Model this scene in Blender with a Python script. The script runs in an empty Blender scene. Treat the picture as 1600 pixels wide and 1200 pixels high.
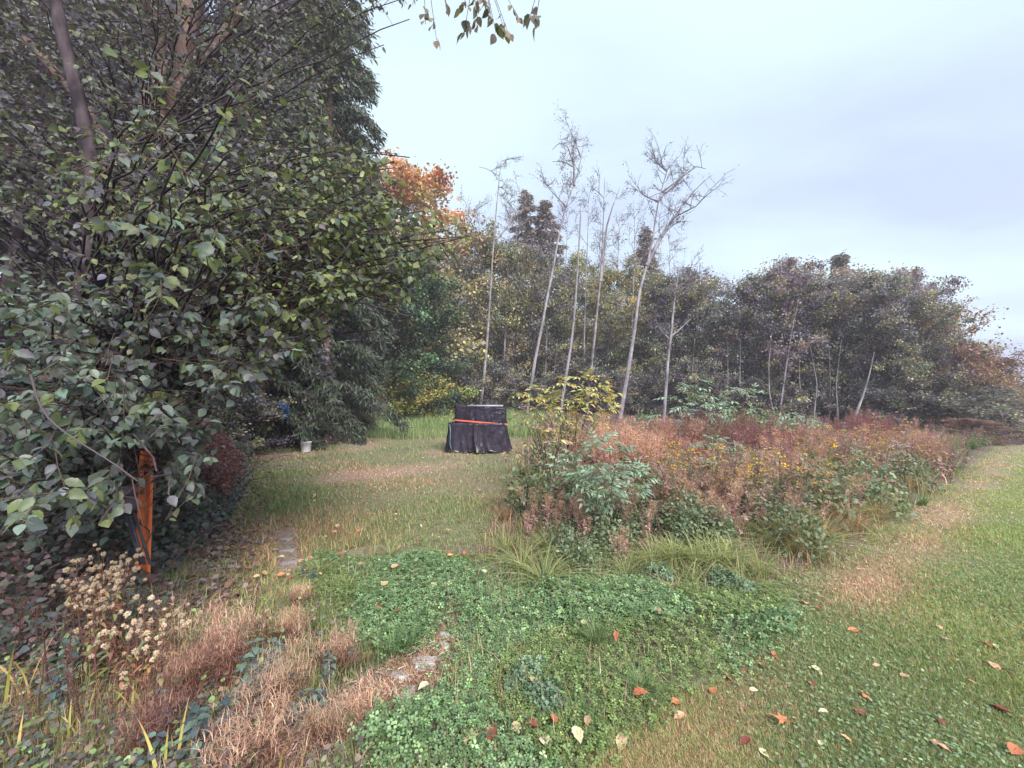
import bpy, math, random
import numpy as np

# ------------------------------------------------------------------ camera, sky, sun, exposure
scene = bpy.context.scene
F, CAMZ = 600.0, 1.6
PITCH = math.atan(25 / F)
cam_d = bpy.data.cameras.new('camera')
cam_d.sensor_width = 36.0
cam_d.lens = F / 1600 * 36.0
cam_d.clip_start = 0.05
cam_d.clip_end = 2000
cam = bpy.data.objects.new('camera', cam_d)
cam.location = (0, 0, CAMZ)
cam.rotation_euler = (math.pi / 2 + PITCH, 0, 0)
scene.collection.objects.link(cam)
scene.camera = cam

SUN_EL, SUN_AZ = math.radians(43), math.radians(150)     # azimuth clockwise from +Y
world = bpy.data.worlds.new('World')
scene.world = world
world.use_nodes = True
wn, wl = world.node_tree.nodes, world.node_tree.links
wn.clear()
w_out = wn.new('ShaderNodeOutputWorld')
w_bg = wn.new('ShaderNodeBackground')
w_bg.inputs['Strength'].default_value = 0.1
w_sky = wn.new('ShaderNodeTexSky')
w_sky.sky_type = 'NISHITA'
w_sky.sun_disc = False
w_sky.sun_elevation = SUN_EL
w_sky.sun_rotation = SUN_AZ
w_tc = wn.new('ShaderNodeTexCoord')
w_sep = wn.new('ShaderNodeSeparateXYZ')
wl.new(w_tc.outputs['Generated'], w_sep.inputs[0])
w_add = wn.new('ShaderNodeMath'); w_add.operation = 'ADD'; w_add.inputs[1].default_value = 0.12
w_abs = wn.new('ShaderNodeMath'); w_abs.operation = 'ABSOLUTE'
wl.new(w_sep.outputs['Z'], w_abs.inputs[0]); wl.new(w_abs.outputs[0], w_add.inputs[0])
w_dx = wn.new('ShaderNodeMath'); w_dx.operation = 'DIVIDE'
w_dy = wn.new('ShaderNodeMath'); w_dy.operation = 'DIVIDE'
wl.new(w_sep.outputs['X'], w_dx.inputs[0]); wl.new(w_add.outputs[0], w_dx.inputs[1])
wl.new(w_sep.outputs['Y'], w_dy.inputs[0]); wl.new(w_add.outputs[0], w_dy.inputs[1])
w_cmb = wn.new('ShaderNodeCombineXYZ')
wl.new(w_dx.outputs[0], w_cmb.inputs['X']); wl.new(w_dy.outputs[0], w_cmb.inputs['Y'])
w_map = wn.new('ShaderNodeMapping')
w_map.inputs['Scale'].default_value = (0.55, 1.0, 1)
w_map.inputs['Location'].default_value = (0.3, 0.4, 0)
wl.new(w_cmb.outputs[0], w_map.inputs['Vector'])
w_noise = wn.new('ShaderNodeTexNoise')
w_noise.inputs['Scale'].default_value = 0.95
w_noise.inputs['Detail'].default_value = 5
w_noise.inputs['Roughness'].default_value = 0.45
wl.new(w_map.outputs[0], w_noise.inputs['Vector'])
w_ramp = wn.new('ShaderNodeValToRGB')
w_ramp.color_ramp.elements[0].position = 0.36
w_ramp.color_ramp.elements[0].color = (2.22, 2.6, 3.5, 1)
w_ramp.color_ramp.elements[1].position = 0.58
w_ramp.color_ramp.elements[1].color = (2.95, 3.68, 4.05, 1)
wl.new(w_noise.outputs['Fac'], w_ramp.inputs['Fac'])
w_mix = wn.new('ShaderNodeMix'); w_mix.data_type = 'RGBA'
w_mix.inputs['Factor'].default_value = 0.93
wl.new(w_sky.outputs[0], w_mix.inputs['A']); wl.new(w_ramp.outputs[0], w_mix.inputs['B'])
wl.new(w_mix.outputs['Result'], w_bg.inputs['Color'])
wl.new(w_bg.outputs[0], w_out.inputs['Surface'])

sun_d = bpy.data.lights.new('sun', 'SUN')
sun_d.energy = 2.0
sun_d.angle = math.radians(25)
sun_d.color = (1.0, 0.95, 0.9)
sun = bpy.data.objects.new('sun', sun_d)
sun.rotation_euler = (math.pi / 2 - SUN_EL, 0, math.pi - SUN_AZ)
sun.location = (0, 0, 30)
scene.collection.objects.link(sun)

scene.view_settings.view_transform = 'Standard'
scene.view_settings.look = 'None'
scene.view_settings.exposure = 1.62
scene.view_settings.gamma = 1.0
scene.render.engine = 'CYCLES'
scene.cycles.max_bounces = 4
scene.cycles.diffuse_bounces = 2
scene.cycles.glossy_bounces = 2
scene.cycles.transmission_bounces = 3
scene.cycles.transparent_max_bounces = 4
scene.cycles.caustics_reflective = False
scene.cycles.caustics_refractive = False
scene.cycles.use_adaptive_sampling = True
scene.cycles.adaptive_threshold = 0.02
scene.cycles.use_denoising = True
scene.cycles.denoiser = 'OPENIMAGEDENOISE'
scene.cycles.denoising_input_passes = 'RGB_ALBEDO_NORMAL'

# ------------------------------------------------------------------ helpers
R = np.random.default_rng(11)
random.seed(5)
COL = scene.collection


def srgb(r, g, b, k=1.0):
    def f(c):
        c /= 255.0
        return (c / 12.92 if c <= 0.04045 else ((c + 0.055) / 1.055) ** 2.4) * k
    return np.array([f(r), f(g), f(b)])


def sn(x, y, f, seed):
    """smooth pseudo noise, about -1..1"""
    g = np.random.default_rng(seed)
    s = 0
    for k in range(6):
        a = g.uniform(0, 6.28); fr = f * g.uniform(0.6, 1.7)
        s = s + np.sin((x * math.cos(a) + y * math.sin(a)) * fr + g.uniform(0, 6.28))
    return s / 2.6


def sig(x):
    return 1 / (1 + np.exp(-np.clip(x, -40, 40)))


def terrain(x, y):
    x = np.asarray(x, float); y = np.asarray(y, float)
    rise = 0.06 * np.log1p(np.exp(np.clip((y - 14) / 2.0, -30, 30))) * 2.0
    rise = np.minimum(rise, 3.5 + 0 * rise) * sig((13 - x) / 2.5)
    r = np.hypot(x, y)
    drop = 0.07 * np.log1p(np.exp(np.clip((r - 22) / 1.5, -30, 30))) * 1.5 * sig((x - 13) / 2.0)
    drop = np.minimum(drop, 3.0)
    left = 0.25 * sig((-x - 4.2 - 0.35 * y) / 0.6)
    return rise - drop + left + 0.02 * sn(x, y, 1.1, 3) + 0.012 * sn(x, y, 3.7, 4)


CP, SP = math.cos(PITCH), math.sin(PITCH)


def rays(u, v):
    u = np.asarray(u, float); v = np.asarray(v, float)
    dx = (u - 800) / F; dz = -(v - 600) / F
    return np.stack([dx, CP - SP * dz, SP + CP * dz], -1)


def at(u, v, D):
    d = rays(u, v)
    return d * (np.asarray(D, float) / d[..., 1])[..., None] + np.array([0, 0, CAMZ])


def gp(u, v):
    """ground point seen at a picture position"""
    d = rays(u, v)
    dz = np.minimum(d[..., 2], -0.004)
    t = CAMZ / -dz
    for _ in range(8):
        x, y = d[..., 0] * t, d[..., 1] * t
        t = 0.35 * t + 0.65 * np.maximum((CAMZ - terrain(x, y)), 0.05) / -dz
    x, y = d[..., 0] * t, d[..., 1] * t
    return np.stack([x, y, terrain(x, y)], -1)


def proj(P):
    P = np.asarray(P, float)
    x, y, z = P[..., 0], P[..., 1], P[..., 2] - CAMZ
    fy = np.maximum(CP * y + SP * z, 1e-3); fz = -SP * y + CP * z
    return 800 + F * x / fy, 600 - F * fz / fy


def inpoly(u, v, poly):
    u = np.asarray(u); v = np.asarray(v)
    c = np.zeros(u.shape, bool)
    n = len(poly)
    for i in range(n):
        x1, y1 = poly[i]; x2, y2 = poly[(i + 1) % n]
        if y1 == y2:
            continue
        cond = ((y1 > v) != (y2 > v)) & (u < (x2 - x1) * (v - y1) / (y2 - y1) + x1)
        c ^= cond
    return c


def unit(a):
    a = np.asarray(a, float)
    return a / np.maximum(np.linalg.norm(a, axis=-1, keepdims=True), 1e-9)


def frames(d, n, L, W):
    """leaf frames: y along d (length L), z near n, x width W"""
    d = unit(d)
    x = unit(np.cross(d, n))
    z = np.cross(x, d)
    L = np.broadcast_to(np.asarray(L, float), d.shape[:1]); W = np.broadcast_to(np.asarray(W, float), d.shape[:1])
    return np.stack([x * W[:, None], d * L[:, None], z * ((L + W) / 2)[:, None]], -1)


class MB:
    """collects geometry for ONE mesh"""
    def __init__(s):
        s.V, s.T, s.Q, s.C, s.n = [], [], [], [], 0

    def add(s, V, T=None, Q=None, C=(0.5, 0.5, 0.5)):
        V = np.asarray(V, float).reshape(-1, 3)
        if len(V) == 0:
            return s
        C = np.asarray(C, float)
        if C.ndim == 1:
            C = np.broadcast_to(C, (len(V), 3))
        s.V.append(V); s.C.append(C)
        if T is not None and len(T):
            s.T.append(np.asarray(T, np.int64) + s.n)
        if Q is not None and len(Q):
            s.Q.append(np.asarray(Q, np.int64) + s.n)
        s.n += len(V)
        return s

    def inst(s, tmpl, P, M, C):
        """a template leaf at every P with frame M and colour C per leaf"""
        tv, tt = tmpl
        P = np.asarray(P, float)
        N, k = len(P), len(tv)
        if N == 0:
            return s
        V = np.einsum('nij,kj->nki', M, tv) + P[:, None, :]
        T = (tt[None] + (np.arange(N) * k)[:, None, None]).reshape(-1, 3)
        C = np.asarray(C, float)
        if C.ndim == 1:
            C = np.broadcast_to(C, (N, 3))
        return s.add(V.reshape(-1, 3), T=T, C=np.repeat(C, k, 0))

    def tube(s, pts, rad, sides=6, C=(0.3, 0.3, 0.3)):
        pts = np.asarray(pts, float); k = len(pts)
        rad = np.broadcast_to(np.asarray(rad, float), (k,))
        t = unit(np.gradient(pts, axis=0))
        ref = np.array([0.13, 0.31, 0.94]) if abs(t[0][2]) < 0.8 else np.array([0.96, 0.21, 0.1])
        a = unit(np.cross(t, ref)); b = np.cross(t, a)
        th = np.linspace(0, 2 * math.pi, sides, endpoint=False)
        ring = a[:, None] * np.cos(th)[None, :, None] + b[:, None] * np.sin(th)[None, :, None]
        V = (pts[:, None] + ring * rad[:, None, None]).reshape(-1, 3)
        i = np.arange(k - 1)[:, None] * sides; j = np.arange(sides)[None]; j2 = (j + 1) % sides
        Q = np.stack([i + j, i + j2, i + sides + j2, i + sides + j], -1).reshape(-1, 4)
        cap = [[(k - 1) * sides + m, (k - 1) * sides + m + 1, (k - 1) * sides] for m in range(1, sides - 1)]
        return s.add(V, T=cap, Q=Q, C=C)

    def box(s, c, size, C=(0.5, 0.5, 0.5), rz=0):
        h = np.asarray(size, float) / 2
        V = np.array([[x, y, z] for z in (-1, 1) for y in (-1, 1) for x in (-1, 1)], float) * h
        cz, sz = math.cos(rz), math.sin(rz)
        V = V @ np.array([[cz, sz, 0], [-sz, cz, 0], [0, 0, 1]]) + np.asarray(c, float)
        Q = [[0, 2, 3, 1], [4, 5, 7, 6], [0, 1, 5, 4], [2, 6, 7, 3], [0, 4, 6, 2], [1, 3, 7, 5]]
        return s.add(V, Q=Q, C=C)

    def mesh(s, name, mat, origin=(0, 0, 0), smooth=False):
        V = np.concatenate(s.V) - np.asarray(origin, float)
        C = np.concatenate(s.C)
        T = np.concatenate(s.T) if s.T else np.zeros((0, 3), np.int64)
        Q = np.concatenate(s.Q) if s.Q else np.zeros((0, 4), np.int64)
        me = bpy.data.meshes.new(name)
        me.vertices.add(len(V))
        me.vertices.foreach_set('co', V.astype(np.float32).ravel())
        me.loops.add(3 * len(T) + 4 * len(Q))
        me.loops.foreach_set('vertex_index', np.concatenate([T.ravel(), Q.ravel()]).astype(np.int32))
        me.polygons.add(len(T) + len(Q))
        me.polygons.foreach_set('loop_start', np.concatenate([np.arange(len(T)) * 3, 3 * len(T) + np.arange(len(Q)) * 4]).astype(np.int32))
        if smooth:
            me.polygons.foreach_set('use_smooth', np.ones(len(T) + len(Q), bool))
        me.update(calc_edges=True)
        a = me.color_attributes.new('col', 'FLOAT_COLOR', 'POINT')
        a.data.foreach_set('color', np.concatenate([C, np.ones((len(C), 1))], 1).astype(np.float32).ravel())
        me.materials.append(mat)
        return me

    def build(s, name, mat, parent=None, smooth=False, loc=(0, 0, 0)):
        org = np.array(parent.location) if parent is not None else np.asarray(loc, float)
        o = bpy.data.objects.new(name, s.mesh(name, mat, org, smooth))
        COL.objects.link(o)
        if parent is not None:
            o.parent = parent
        else:
            o.location = org
        return o


def tag(o, label=None, cat=None, group=None, kind=None):
    if label: o['label'] = label
    if cat: o['category'] = cat
    if group: o['group'] = group
    if kind: o['kind'] = kind
    return o


def thing(name, label, cat, loc=(0, 0, 0), group=None):
    o = bpy.data.objects.new(name, None)
    o.empty_display_size = 0.2
    COL.objects.link(o)
    o.location = [float(c) for c in loc]
    return tag(o, label, cat, group)


def copy_tree(o, parent=None):
    c = o.copy(); COL.objects.link(c)
    if parent is not None:
        c.parent = parent
    for ch in list(o.children):
        copy_tree(ch, c)
    return c


ALB = np.array([1.5, 1.42, 1.38])


def jitter(base, n, dv=0.25, dh=0.06, rng=None):
    """n colours around a base (or picked from a list of bases)"""
    rng = rng or R
    base = np.atleast_2d(np.asarray(base, float))
    c = base[rng.integers(0, len(base), n)]
    c = c * np.exp(rng.normal(0, dv, (n, 1))) * np.exp(rng.normal(0, dh, (n, 3)))
    return np.clip(c * ALB, 0.004, 0.9)


# ------------------------------------------------------------------ materials
def nodes_of(name):
    m = bpy.data.materials.new(name); m.use_nodes = True
    nt = m.node_tree; nt.nodes.clear()
    return m, nt.nodes, nt.links


def leaf_mat(name, rough=0.5, transl=0.3, spec=0.4, vary=0.0, noise=0.0):
    m, n, l = nodes_of(name)
    out = n.new('ShaderNodeOutputMaterial')
    at_ = n.new('ShaderNodeAttribute'); at_.attribute_name = 'col'
    col = at_.outputs['Color']
    if vary:
        oi = n.new('ShaderNodeObjectInfo')
        hs = n.new('ShaderNodeHueSaturation')
        mr = n.new('ShaderNodeMapRange'); mr.inputs['To Min'].default_value = 1 - vary; mr.inputs['To Max'].default_value = 1 + vary
        mh = n.new('ShaderNodeMapRange'); mh.inputs['To Min'].default_value = 0.5 - vary * 0.09; mh.inputs['To Max'].default_value = 0.5 + vary * 0.05
        l.new(oi.outputs['Random'], mr.inputs['Value'])
        wnz = n.new('ShaderNodeTexWhiteNoise'); wnz.noise_dimensions = '1D'
        l.new(oi.outputs['Random'], wnz.inputs['W']); l.new(wnz.outputs['Value'], mh.inputs['Value'])
        l.new(mh.outputs[0], hs.inputs['Hue']); l.new(mr.outputs[0], hs.inputs['Value']); l.new(col, hs.inputs['Color'])
        col = hs.outputs['Color']
    if noise:
        tc = n.new('ShaderNodeTexCoord'); nz = n.new('ShaderNodeTexNoise')
        nz.inputs['Scale'].default_value = noise; nz.inputs['Detail'].default_value = 3
        l.new(tc.outputs['Object'], nz.inputs['Vector'])
        mr2 = n.new('ShaderNodeMapRange'); mr2.inputs['To Min'].default_value = 0.7; mr2.inputs['To Max'].default_value = 1.3
        l.new(nz.outputs['Fac'], mr2.inputs['Value'])
        mx2 = n.new('ShaderNodeVectorMath'); mx2.operation = 'SCALE'
        l.new(col, mx2.inputs[0]); l.new(mr2.outputs[0], mx2.inputs['Scale'])
        col = mx2.outputs[0]
    p = n.new('ShaderNodeBsdfPrincipled')
    p.inputs['Roughness'].default_value = rough
    p.inputs['Specular IOR Level'].default_value = spec
    l.new(col, p.inputs['Base Color'])
    if transl > 0:
        tr = n.new('ShaderNodeBsdfTranslucent')
        mc = n.new('ShaderNodeVectorMath'); mc.operation = 'MULTIPLY'; mc.inputs[1].default_value = (1.25, 1.3, 0.7)
        l.new(col, mc.inputs[0]); l.new(mc.outputs[0], tr.inputs['Color'])
        mx = n.new('ShaderNodeMixShader'); mx.inputs['Fac'].default_value = transl
        l.new(p.outputs[0], mx.inputs[1]); l.new(tr.outputs[0], mx.inputs[2]); l.new(mx.outputs[0], out.inputs['Surface'])
    else:
        l.new(p.outputs[0], out.inputs['Surface'])
    return m


def solid_mat(name, c1, c2, scale=8.0, rough=0.6, bump=0.0, spec=0.4, stretch=(1, 1, 1), bscale=None, detail=6):
    m, n, l = nodes_of(name)
    out = n.new('ShaderNodeOutputMaterial')
    tc = n.new('ShaderNodeTexCoord'); mp = n.new('ShaderNodeMapping'); mp.inputs['Scale'].default_value = stretch
    nz = n.new('ShaderNodeTexNoise'); nz.inputs['Scale'].default_value = scale; nz.inputs['Detail'].default_value = detail
    l.new(tc.outputs['Object'], mp.inputs['Vector']); l.new(mp.outputs[0], nz.inputs['Vector'])
    rp = n.new('ShaderNodeValToRGB')
    rp.color_ramp.elements[0].position = 0.35; rp.color_ramp.elements[1].position = 0.65
    rp.color_ramp.elements[0].color = (*c1, 1); rp.color_ramp.elements[1].color = (*c2, 1)
    l.new(nz.outputs['Fac'], rp.inputs['Fac'])
    p = n.new('ShaderNodeBsdfPrincipled')
    p.inputs['Roughness'].default_value = rough; p.inputs['Specular IOR Level'].default_value = spec
    l.new(rp.outputs[0], p.inputs['Base Color'])
    if bump:
        n2 = n.new('ShaderNodeTexNoise'); n2.inputs['Scale'].default_value = bscale or scale * 2; n2.inputs['Detail'].default_value = 5
        l.new(mp.outputs[0], n2.inputs['Vector'])
        bp = n.new('ShaderNodeBump'); bp.inputs['Strength'].default_value = bump; bp.inputs['Distance'].default_value = 0.03
        l.new(n2.outputs['Fac'], bp.inputs['Height']); l.new(bp.outputs[0], p.inputs['Normal'])
    l.new(p.outputs[0], out.inputs['Surface'])
    return m


M_LEAF = leaf_mat('near_leaf', 0.46, 0.27, 0.4, noise=30)
M_CROWN = leaf_mat('crown_leaf', 0.55, 0.25, 0.35, vary=0.22)
M_HERB = leaf_mat('herb_leaf', 0.5, 0.3, 0.4, vary=0.14)
M_GRASS = leaf_mat('grass_blade', 0.55, 0.3, 0.3, vary=0.08)
M_DRY = leaf_mat('dry_stalk', 0.8, 0.2, 0.15, vary=0.2)
M_BLADE = leaf_mat('grass_mass', 0.55, 0.3, 0.3)
M_LITTER = leaf_mat('dead_litter', 0.85, 0.1, 0.1)
M_COVER = leaf_mat('ground_cover', 0.5, 0.3, 0.4)
M_TWIG = leaf_mat('twig_bark', 0.8, 0.0, 0.2)
M_FALLEN = leaf_mat('fallen_leaf', 0.6, 0.15, 0.3, noise=40)
M_CONIFER = leaf_mat('conifer_spray', 0.6, 0.15, 0.3)
M_BARK_DARK = solid_mat('bark_dark', (0.035, 0.024, 0.03), (0.10, 0.075, 0.085), 9, 0.85, 0.6, 0.2, (1, 1, 0.3))
M_BARK_BROWN = solid_mat('bark_peeling', (0.06, 0.035, 0.035), (0.22, 0.14, 0.12), 5, 0.85, 0.9, 0.2, (1, 1, 0.35))
M_BARK_PALE = solid_mat('bark_pale', (0.15, 0.13, 0.15), (0.40, 0.36, 0.39), 3.5, 0.8, 0.4, 0.2, (1, 1, 0.5))
M_BARK_GREY = solid_mat('bark_grey', (0.07, 0.06, 0.075), (0.2, 0.18, 0.2), 4, 0.85, 0.5, 0.2, (1, 1, 0.4))

# ground material: soil colours by zone attribute, broken up by noise
def ground_mat():
    m, n, l = nodes_of('ground_soil')
    out = n.new('ShaderNodeOutputMaterial')
    a = n.new('ShaderNodeAttribute'); a.attribute_name = 'col'
    tc = n.new('ShaderNodeTexCoord')
    nz = n.new('ShaderNodeTexNoise'); nz.inputs['Scale'].default_value = 22; nz.inputs['Detail'].default_value = 8; nz.inputs['Roughness'].default_value = 0.7
    l.new(tc.outputs['Object'], nz.inputs['Vector'])
    mr = n.new('ShaderNodeMapRange'); mr.inputs['From Min'].default_value = 0.3; mr.inputs['From Max'].default_value = 0.7
    mr.inputs['To Min'].default_value = 0.45; mr.inputs['To Max'].default_value = 1.45
    l.new(nz.outputs['Fac'], mr.inputs['Value'])
    sc = n.new('ShaderNodeVectorMath'); sc.operation = 'SCALE'
    l.new(a.outputs['Color'], sc.inputs[0]); l.new(mr.outputs[0], sc.inputs['Scale'])
    p = n.new('ShaderNodeBsdfPrincipled'); p.inputs['Roughness'].default_value = 0.95; p.inputs['Specular IOR Level'].default_value = 0.1
    l.new(sc.outputs[0], p.inputs['Base Color'])
    bp = n.new('ShaderNodeBump'); bp.inputs['Strength'].default_value = 0.7; bp.inputs['Distance'].default_value = 0.03
    l.new(nz.outputs['Fac'], bp.inputs['Height']); l.new(bp.outputs[0], p.inputs['Normal'])
    l.new(p.outputs[0], out.inputs['Surface'])
    return m


M_GROUND = ground_mat()

# ------------------------------------------------------------------ leaf templates (x width, y length, z normal)
def T_(v, t):
    return np.array(v, float), np.array(t, int)


DIAMOND = T_([[0, 0, 0], [0.5, 0.45, 0.08], [0, 1, -0.06], [-0.5, 0.45, 0.08]], [[0, 1, 2], [0, 2, 3]])
SLIVER = T_([[-0.5, 0, 0], [0.5, 0, 0], [0, 1, 0]], [[0, 1, 2]])
FLAT4 = T_([[-0.32, 0.05, 0], [0.32, 0.05, 0.05], [0.42, 0.75, 0], [-0.30, 0.9, -0.05]], [[0, 1, 2], [0, 2, 3]])


def ovate(wide=0.46, curl=0.16, fold=0.09, peak=0.42, n=5):
    """leaf with a midrib: n stations per side"""
    ys = np.linspace(0, 1, n + 2)
    mid = [[0, y, -curl * y * y] for y in ys]
    v = list(mid); t = []
    L = len(v)
    side = []
    for sgn in (1, -1):
        ids = []
        for y in ys[1:-1]:
            w = wide * math.sin(math.pi * y ** (math.log(0.5) / math.log(peak))) ** 0.95
            ids.append(len(v)); v.append([sgn * w, y - 0.02, -curl * y * y + fold * w / wide])
        ring = [0] + ids + [L - 1]
        for i in range(len(ring) - 1):
            a, b = ring[i], ring[i + 1]
            m1, m2 = i, i + 1
            for tri in ([m1, a, b], [m1, b, m2]):
                if len(set(tri)) == 3:
                    t.append(tri if sgn > 0 else tri[::-1])
    return T_(v, t)


OVATE = ovate(n=5)
OVATE_FAR = ovate(0.46, 0.2, 0.08, 0.42, 2)
OVATE_LO = ovate(0.46, 0.2, 0.08, 0.42, 3)
LANCE = ovate(0.22, 0.35, 0.05, 0.38, 3)


def serrate(seed, wide=0.44, curl=0.2):
    g = random.Random(seed)
    tv, tt = ovate(wide, curl, 0.1, 0.42, 8)
    for i in range(10, len(tv)):
        tv[i][0] *= 1 + (0.09 if i % 2 else -0.05) + g.uniform(-0.04, 0.04)
        tv[i][2] += g.uniform(-0.03, 0.03)
    return tv, tt


def maple_leaf(seed, lobes=5):
    g = random.Random(seed)
    pts = []
    ang = [-2.2, -1.15, 0, 1.15, 2.2]; ln = [0.55, 0.85, 1.0, 0.85, 0.55]
    for k in range(5):
        a, r = ang[k], ln[k] * g.uniform(0.9, 1.05)
        for da, rr in ((-0.26, 0.55), (-0.17, 0.78), (-0.1, 0.72), (0, 1.0), (0.1, 0.72), (0.17, 0.78), (0.26, 0.55)):
            pts.append((a + da, r * rr))
        if k < 4:
            pts.append(((a + ang[k + 1]) / 2, 0.30))
    v = [[0, 0, 0.0]]
    for a, r in pts:
        v.append([math.sin(a) * r * 0.5, 0.42 + math.cos(a) * r * 0.58 - 0.42, 0.10 * r * r * abs(math.sin(2.5 * a)) + g.uniform(-0.03, 0.05)])
    t = [[0, i + 1, i + 2] for i in range(len(pts) - 1)]
    k = len(v)                                     # stalk
    v += [[-0.012, -0.45, 0.05], [0.012, -0.45, 0.05], [0.012, 0, 0.012], [-0.012, 0, 0.012]]
    t += [[k, k + 1, k + 2], [k, k + 2, k + 3]]
    return T_(v, t)


# ------------------------------------------------------------------ zones of the ground
_e = gp(np.array([1000, 1230, 1330, 1470, 1560]), np.array([1120, 952, 880, 775, 706]))
_s0 = (_e[1] - _e[0]) / (_e[1] - _e[0])[1]
_s1 = (_e[-1] - _e[-2]) / (_e[-1] - _e[-2])[1]
EDGE_Y = np.concatenate([[-30], _e[:, 1], [200]])
EDGE_X = np.concatenate([[_e[0, 0] + _s0[0] * (-30 - _e[0, 1])], _e[:, 0], [_e[-1, 0] + _s1[0] * (200 - _e[-1, 1])]])


def lawn_q(x, y):
    return (x - np.interp(y, EDGE_Y, EDGE_X)) * 0.58


_b = gp(np.array([215, 290, 335, 385, 425, 470]), np.array([940, 870, 830, 745, 690, 660]))
def bramble_q(x, y):      # positive inside the bramble side (left)
    return np.interp(y, np.concatenate([[-30, 1.5], _b[:, 1], [60]]), np.concatenate([[-6, -2.4], _b[:, 0], [_b[-1, 0] - 20]])) - x


def island_x(y):
    return np.interp(y, [2.0, 2.9, 3.8, 5.5, 7, 10, 13, 18, 40], [0.4, 0.0, -0.25, 0.0, 0.05, 0.25, 0.5, 0.8, 1.5])


CLOVER = [(470, 900), (500, 862), (600, 852), (760, 845), (860, 905), (1000, 885), (1210, 925), (1235, 985), (1150, 1040), (1050, 1095), (1000, 1135),
          (920, 1190), (840, 1290), (560, 1290), (575, 1165), (640, 1110), (700, 1065), (735, 985), (715, 945), (650, 1005), (590, 1030), (540, 990)]
BARE = [(640, 1010), (690, 935), (740, 925), (755, 1000), (705, 1070), (620, 1140), (500, 1210), (420, 1290), (350, 1290), (470, 1120), (590, 1050)]

C_LAWN = np.array([0.19, 0.21, 0.11]); C_STRAW = np.array([0.36, 0.28, 0.21]); C_SOIL = np.array([0.12, 0.09, 0.08]); C_PINK = np.array([0.34, 0.24, 0.19])


def ground_colour(x, y):
    q = lawn_q(x, y)
    c = np.broadcast_to(C_STRAW * 0.75, x.shape + (3,)).copy()
    def blend(c, col, w):
        return c * (1 - w[..., None]) + np.asarray(col) * w[..., None]
    c = blend(c, C_LAWN * 0.9, 0.35 + 0.5 * sig(sn(x, y, 1.3, 21) * 3 - 0.3))
    c = blend(c, C_PINK, sig(sn(x, y, 1.9, 22) * 4 - 2.2))
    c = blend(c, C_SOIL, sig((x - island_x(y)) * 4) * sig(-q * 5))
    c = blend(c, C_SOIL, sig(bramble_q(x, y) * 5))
    lw = sig((q + 0.05) * 12)
    c = blend(c, C_LAWN, lw)
    worn = np.exp(-((q - 0.24) / 0.26) ** 2) * np.clip(0.75 + 0.5 * sn(x, y, 2.6, 23), 0, 1) * (0.3 + 0.7 * sig((y - 2.9) * 4)) + 0.5 * np.exp(-((q - 1.15) / 0.25) ** 2) * np.clip(0.4 + 0.6 * sn(x, y, 2.2, 24), 0, 1) * sig((y - 3.5) * 2)
    c = blend(c, C_STRAW, np.clip(worn, 0, 1) * 0.85)
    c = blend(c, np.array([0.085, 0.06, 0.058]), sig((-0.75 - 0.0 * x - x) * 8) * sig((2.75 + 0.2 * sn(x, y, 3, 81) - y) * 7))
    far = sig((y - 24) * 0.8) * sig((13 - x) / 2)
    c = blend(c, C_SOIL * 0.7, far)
    return c


def warp(a, b, n, p=2.6):
    s = np.linspace(-1, 1, n)
    k = np.sinh(s * p) / math.sinh(p)
    return np.where(k < 0, -a * k * -1, b * k)


gx = warp(130, 130, 220, 5.0); gy = np.concatenate([-np.geomspace(0.3, 40, 20)[::-1], np.linspace(-0.2, 6, 90), np.geomspace(6.08, 110, 80)])
X, Y = np.meshgrid(gx, gy)
Z = terrain(X, Y)
Pg = np.stack([X, Y, Z], -1).reshape(-1, 3)
nx = len(gx); i = np.arange(len(gy) - 1)[:, None] * nx + np.arange(nx - 1)[None]
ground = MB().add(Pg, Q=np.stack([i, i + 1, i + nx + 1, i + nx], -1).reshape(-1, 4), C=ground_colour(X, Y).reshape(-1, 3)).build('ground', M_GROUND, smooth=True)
tag(ground, kind='structure')

# ------------------------------------------------------------------ trees
def rot_about(v, axis, a):
    axis = unit(axis)
    return v * math.cos(a) + np.cross(axis, v) * math.sin(a) + axis * np.dot(axis, v) * (1 - math.cos(a))


def curve_pts(p0, d0, length, n, bend, rng, wob=0.08):
    """a wobbling branch: bend is added to the direction per unit"""
    pts = [np.array(p0, float)]; d = unit(np.array(d0, float)); st = length / (n - 1)
    for _ in range(n - 1):
        d = unit(d + np.asarray(bend) * st + rng.normal(0, wob, 3))
        pts.append(pts[-1] + d * st)
    return np.array(pts)


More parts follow.
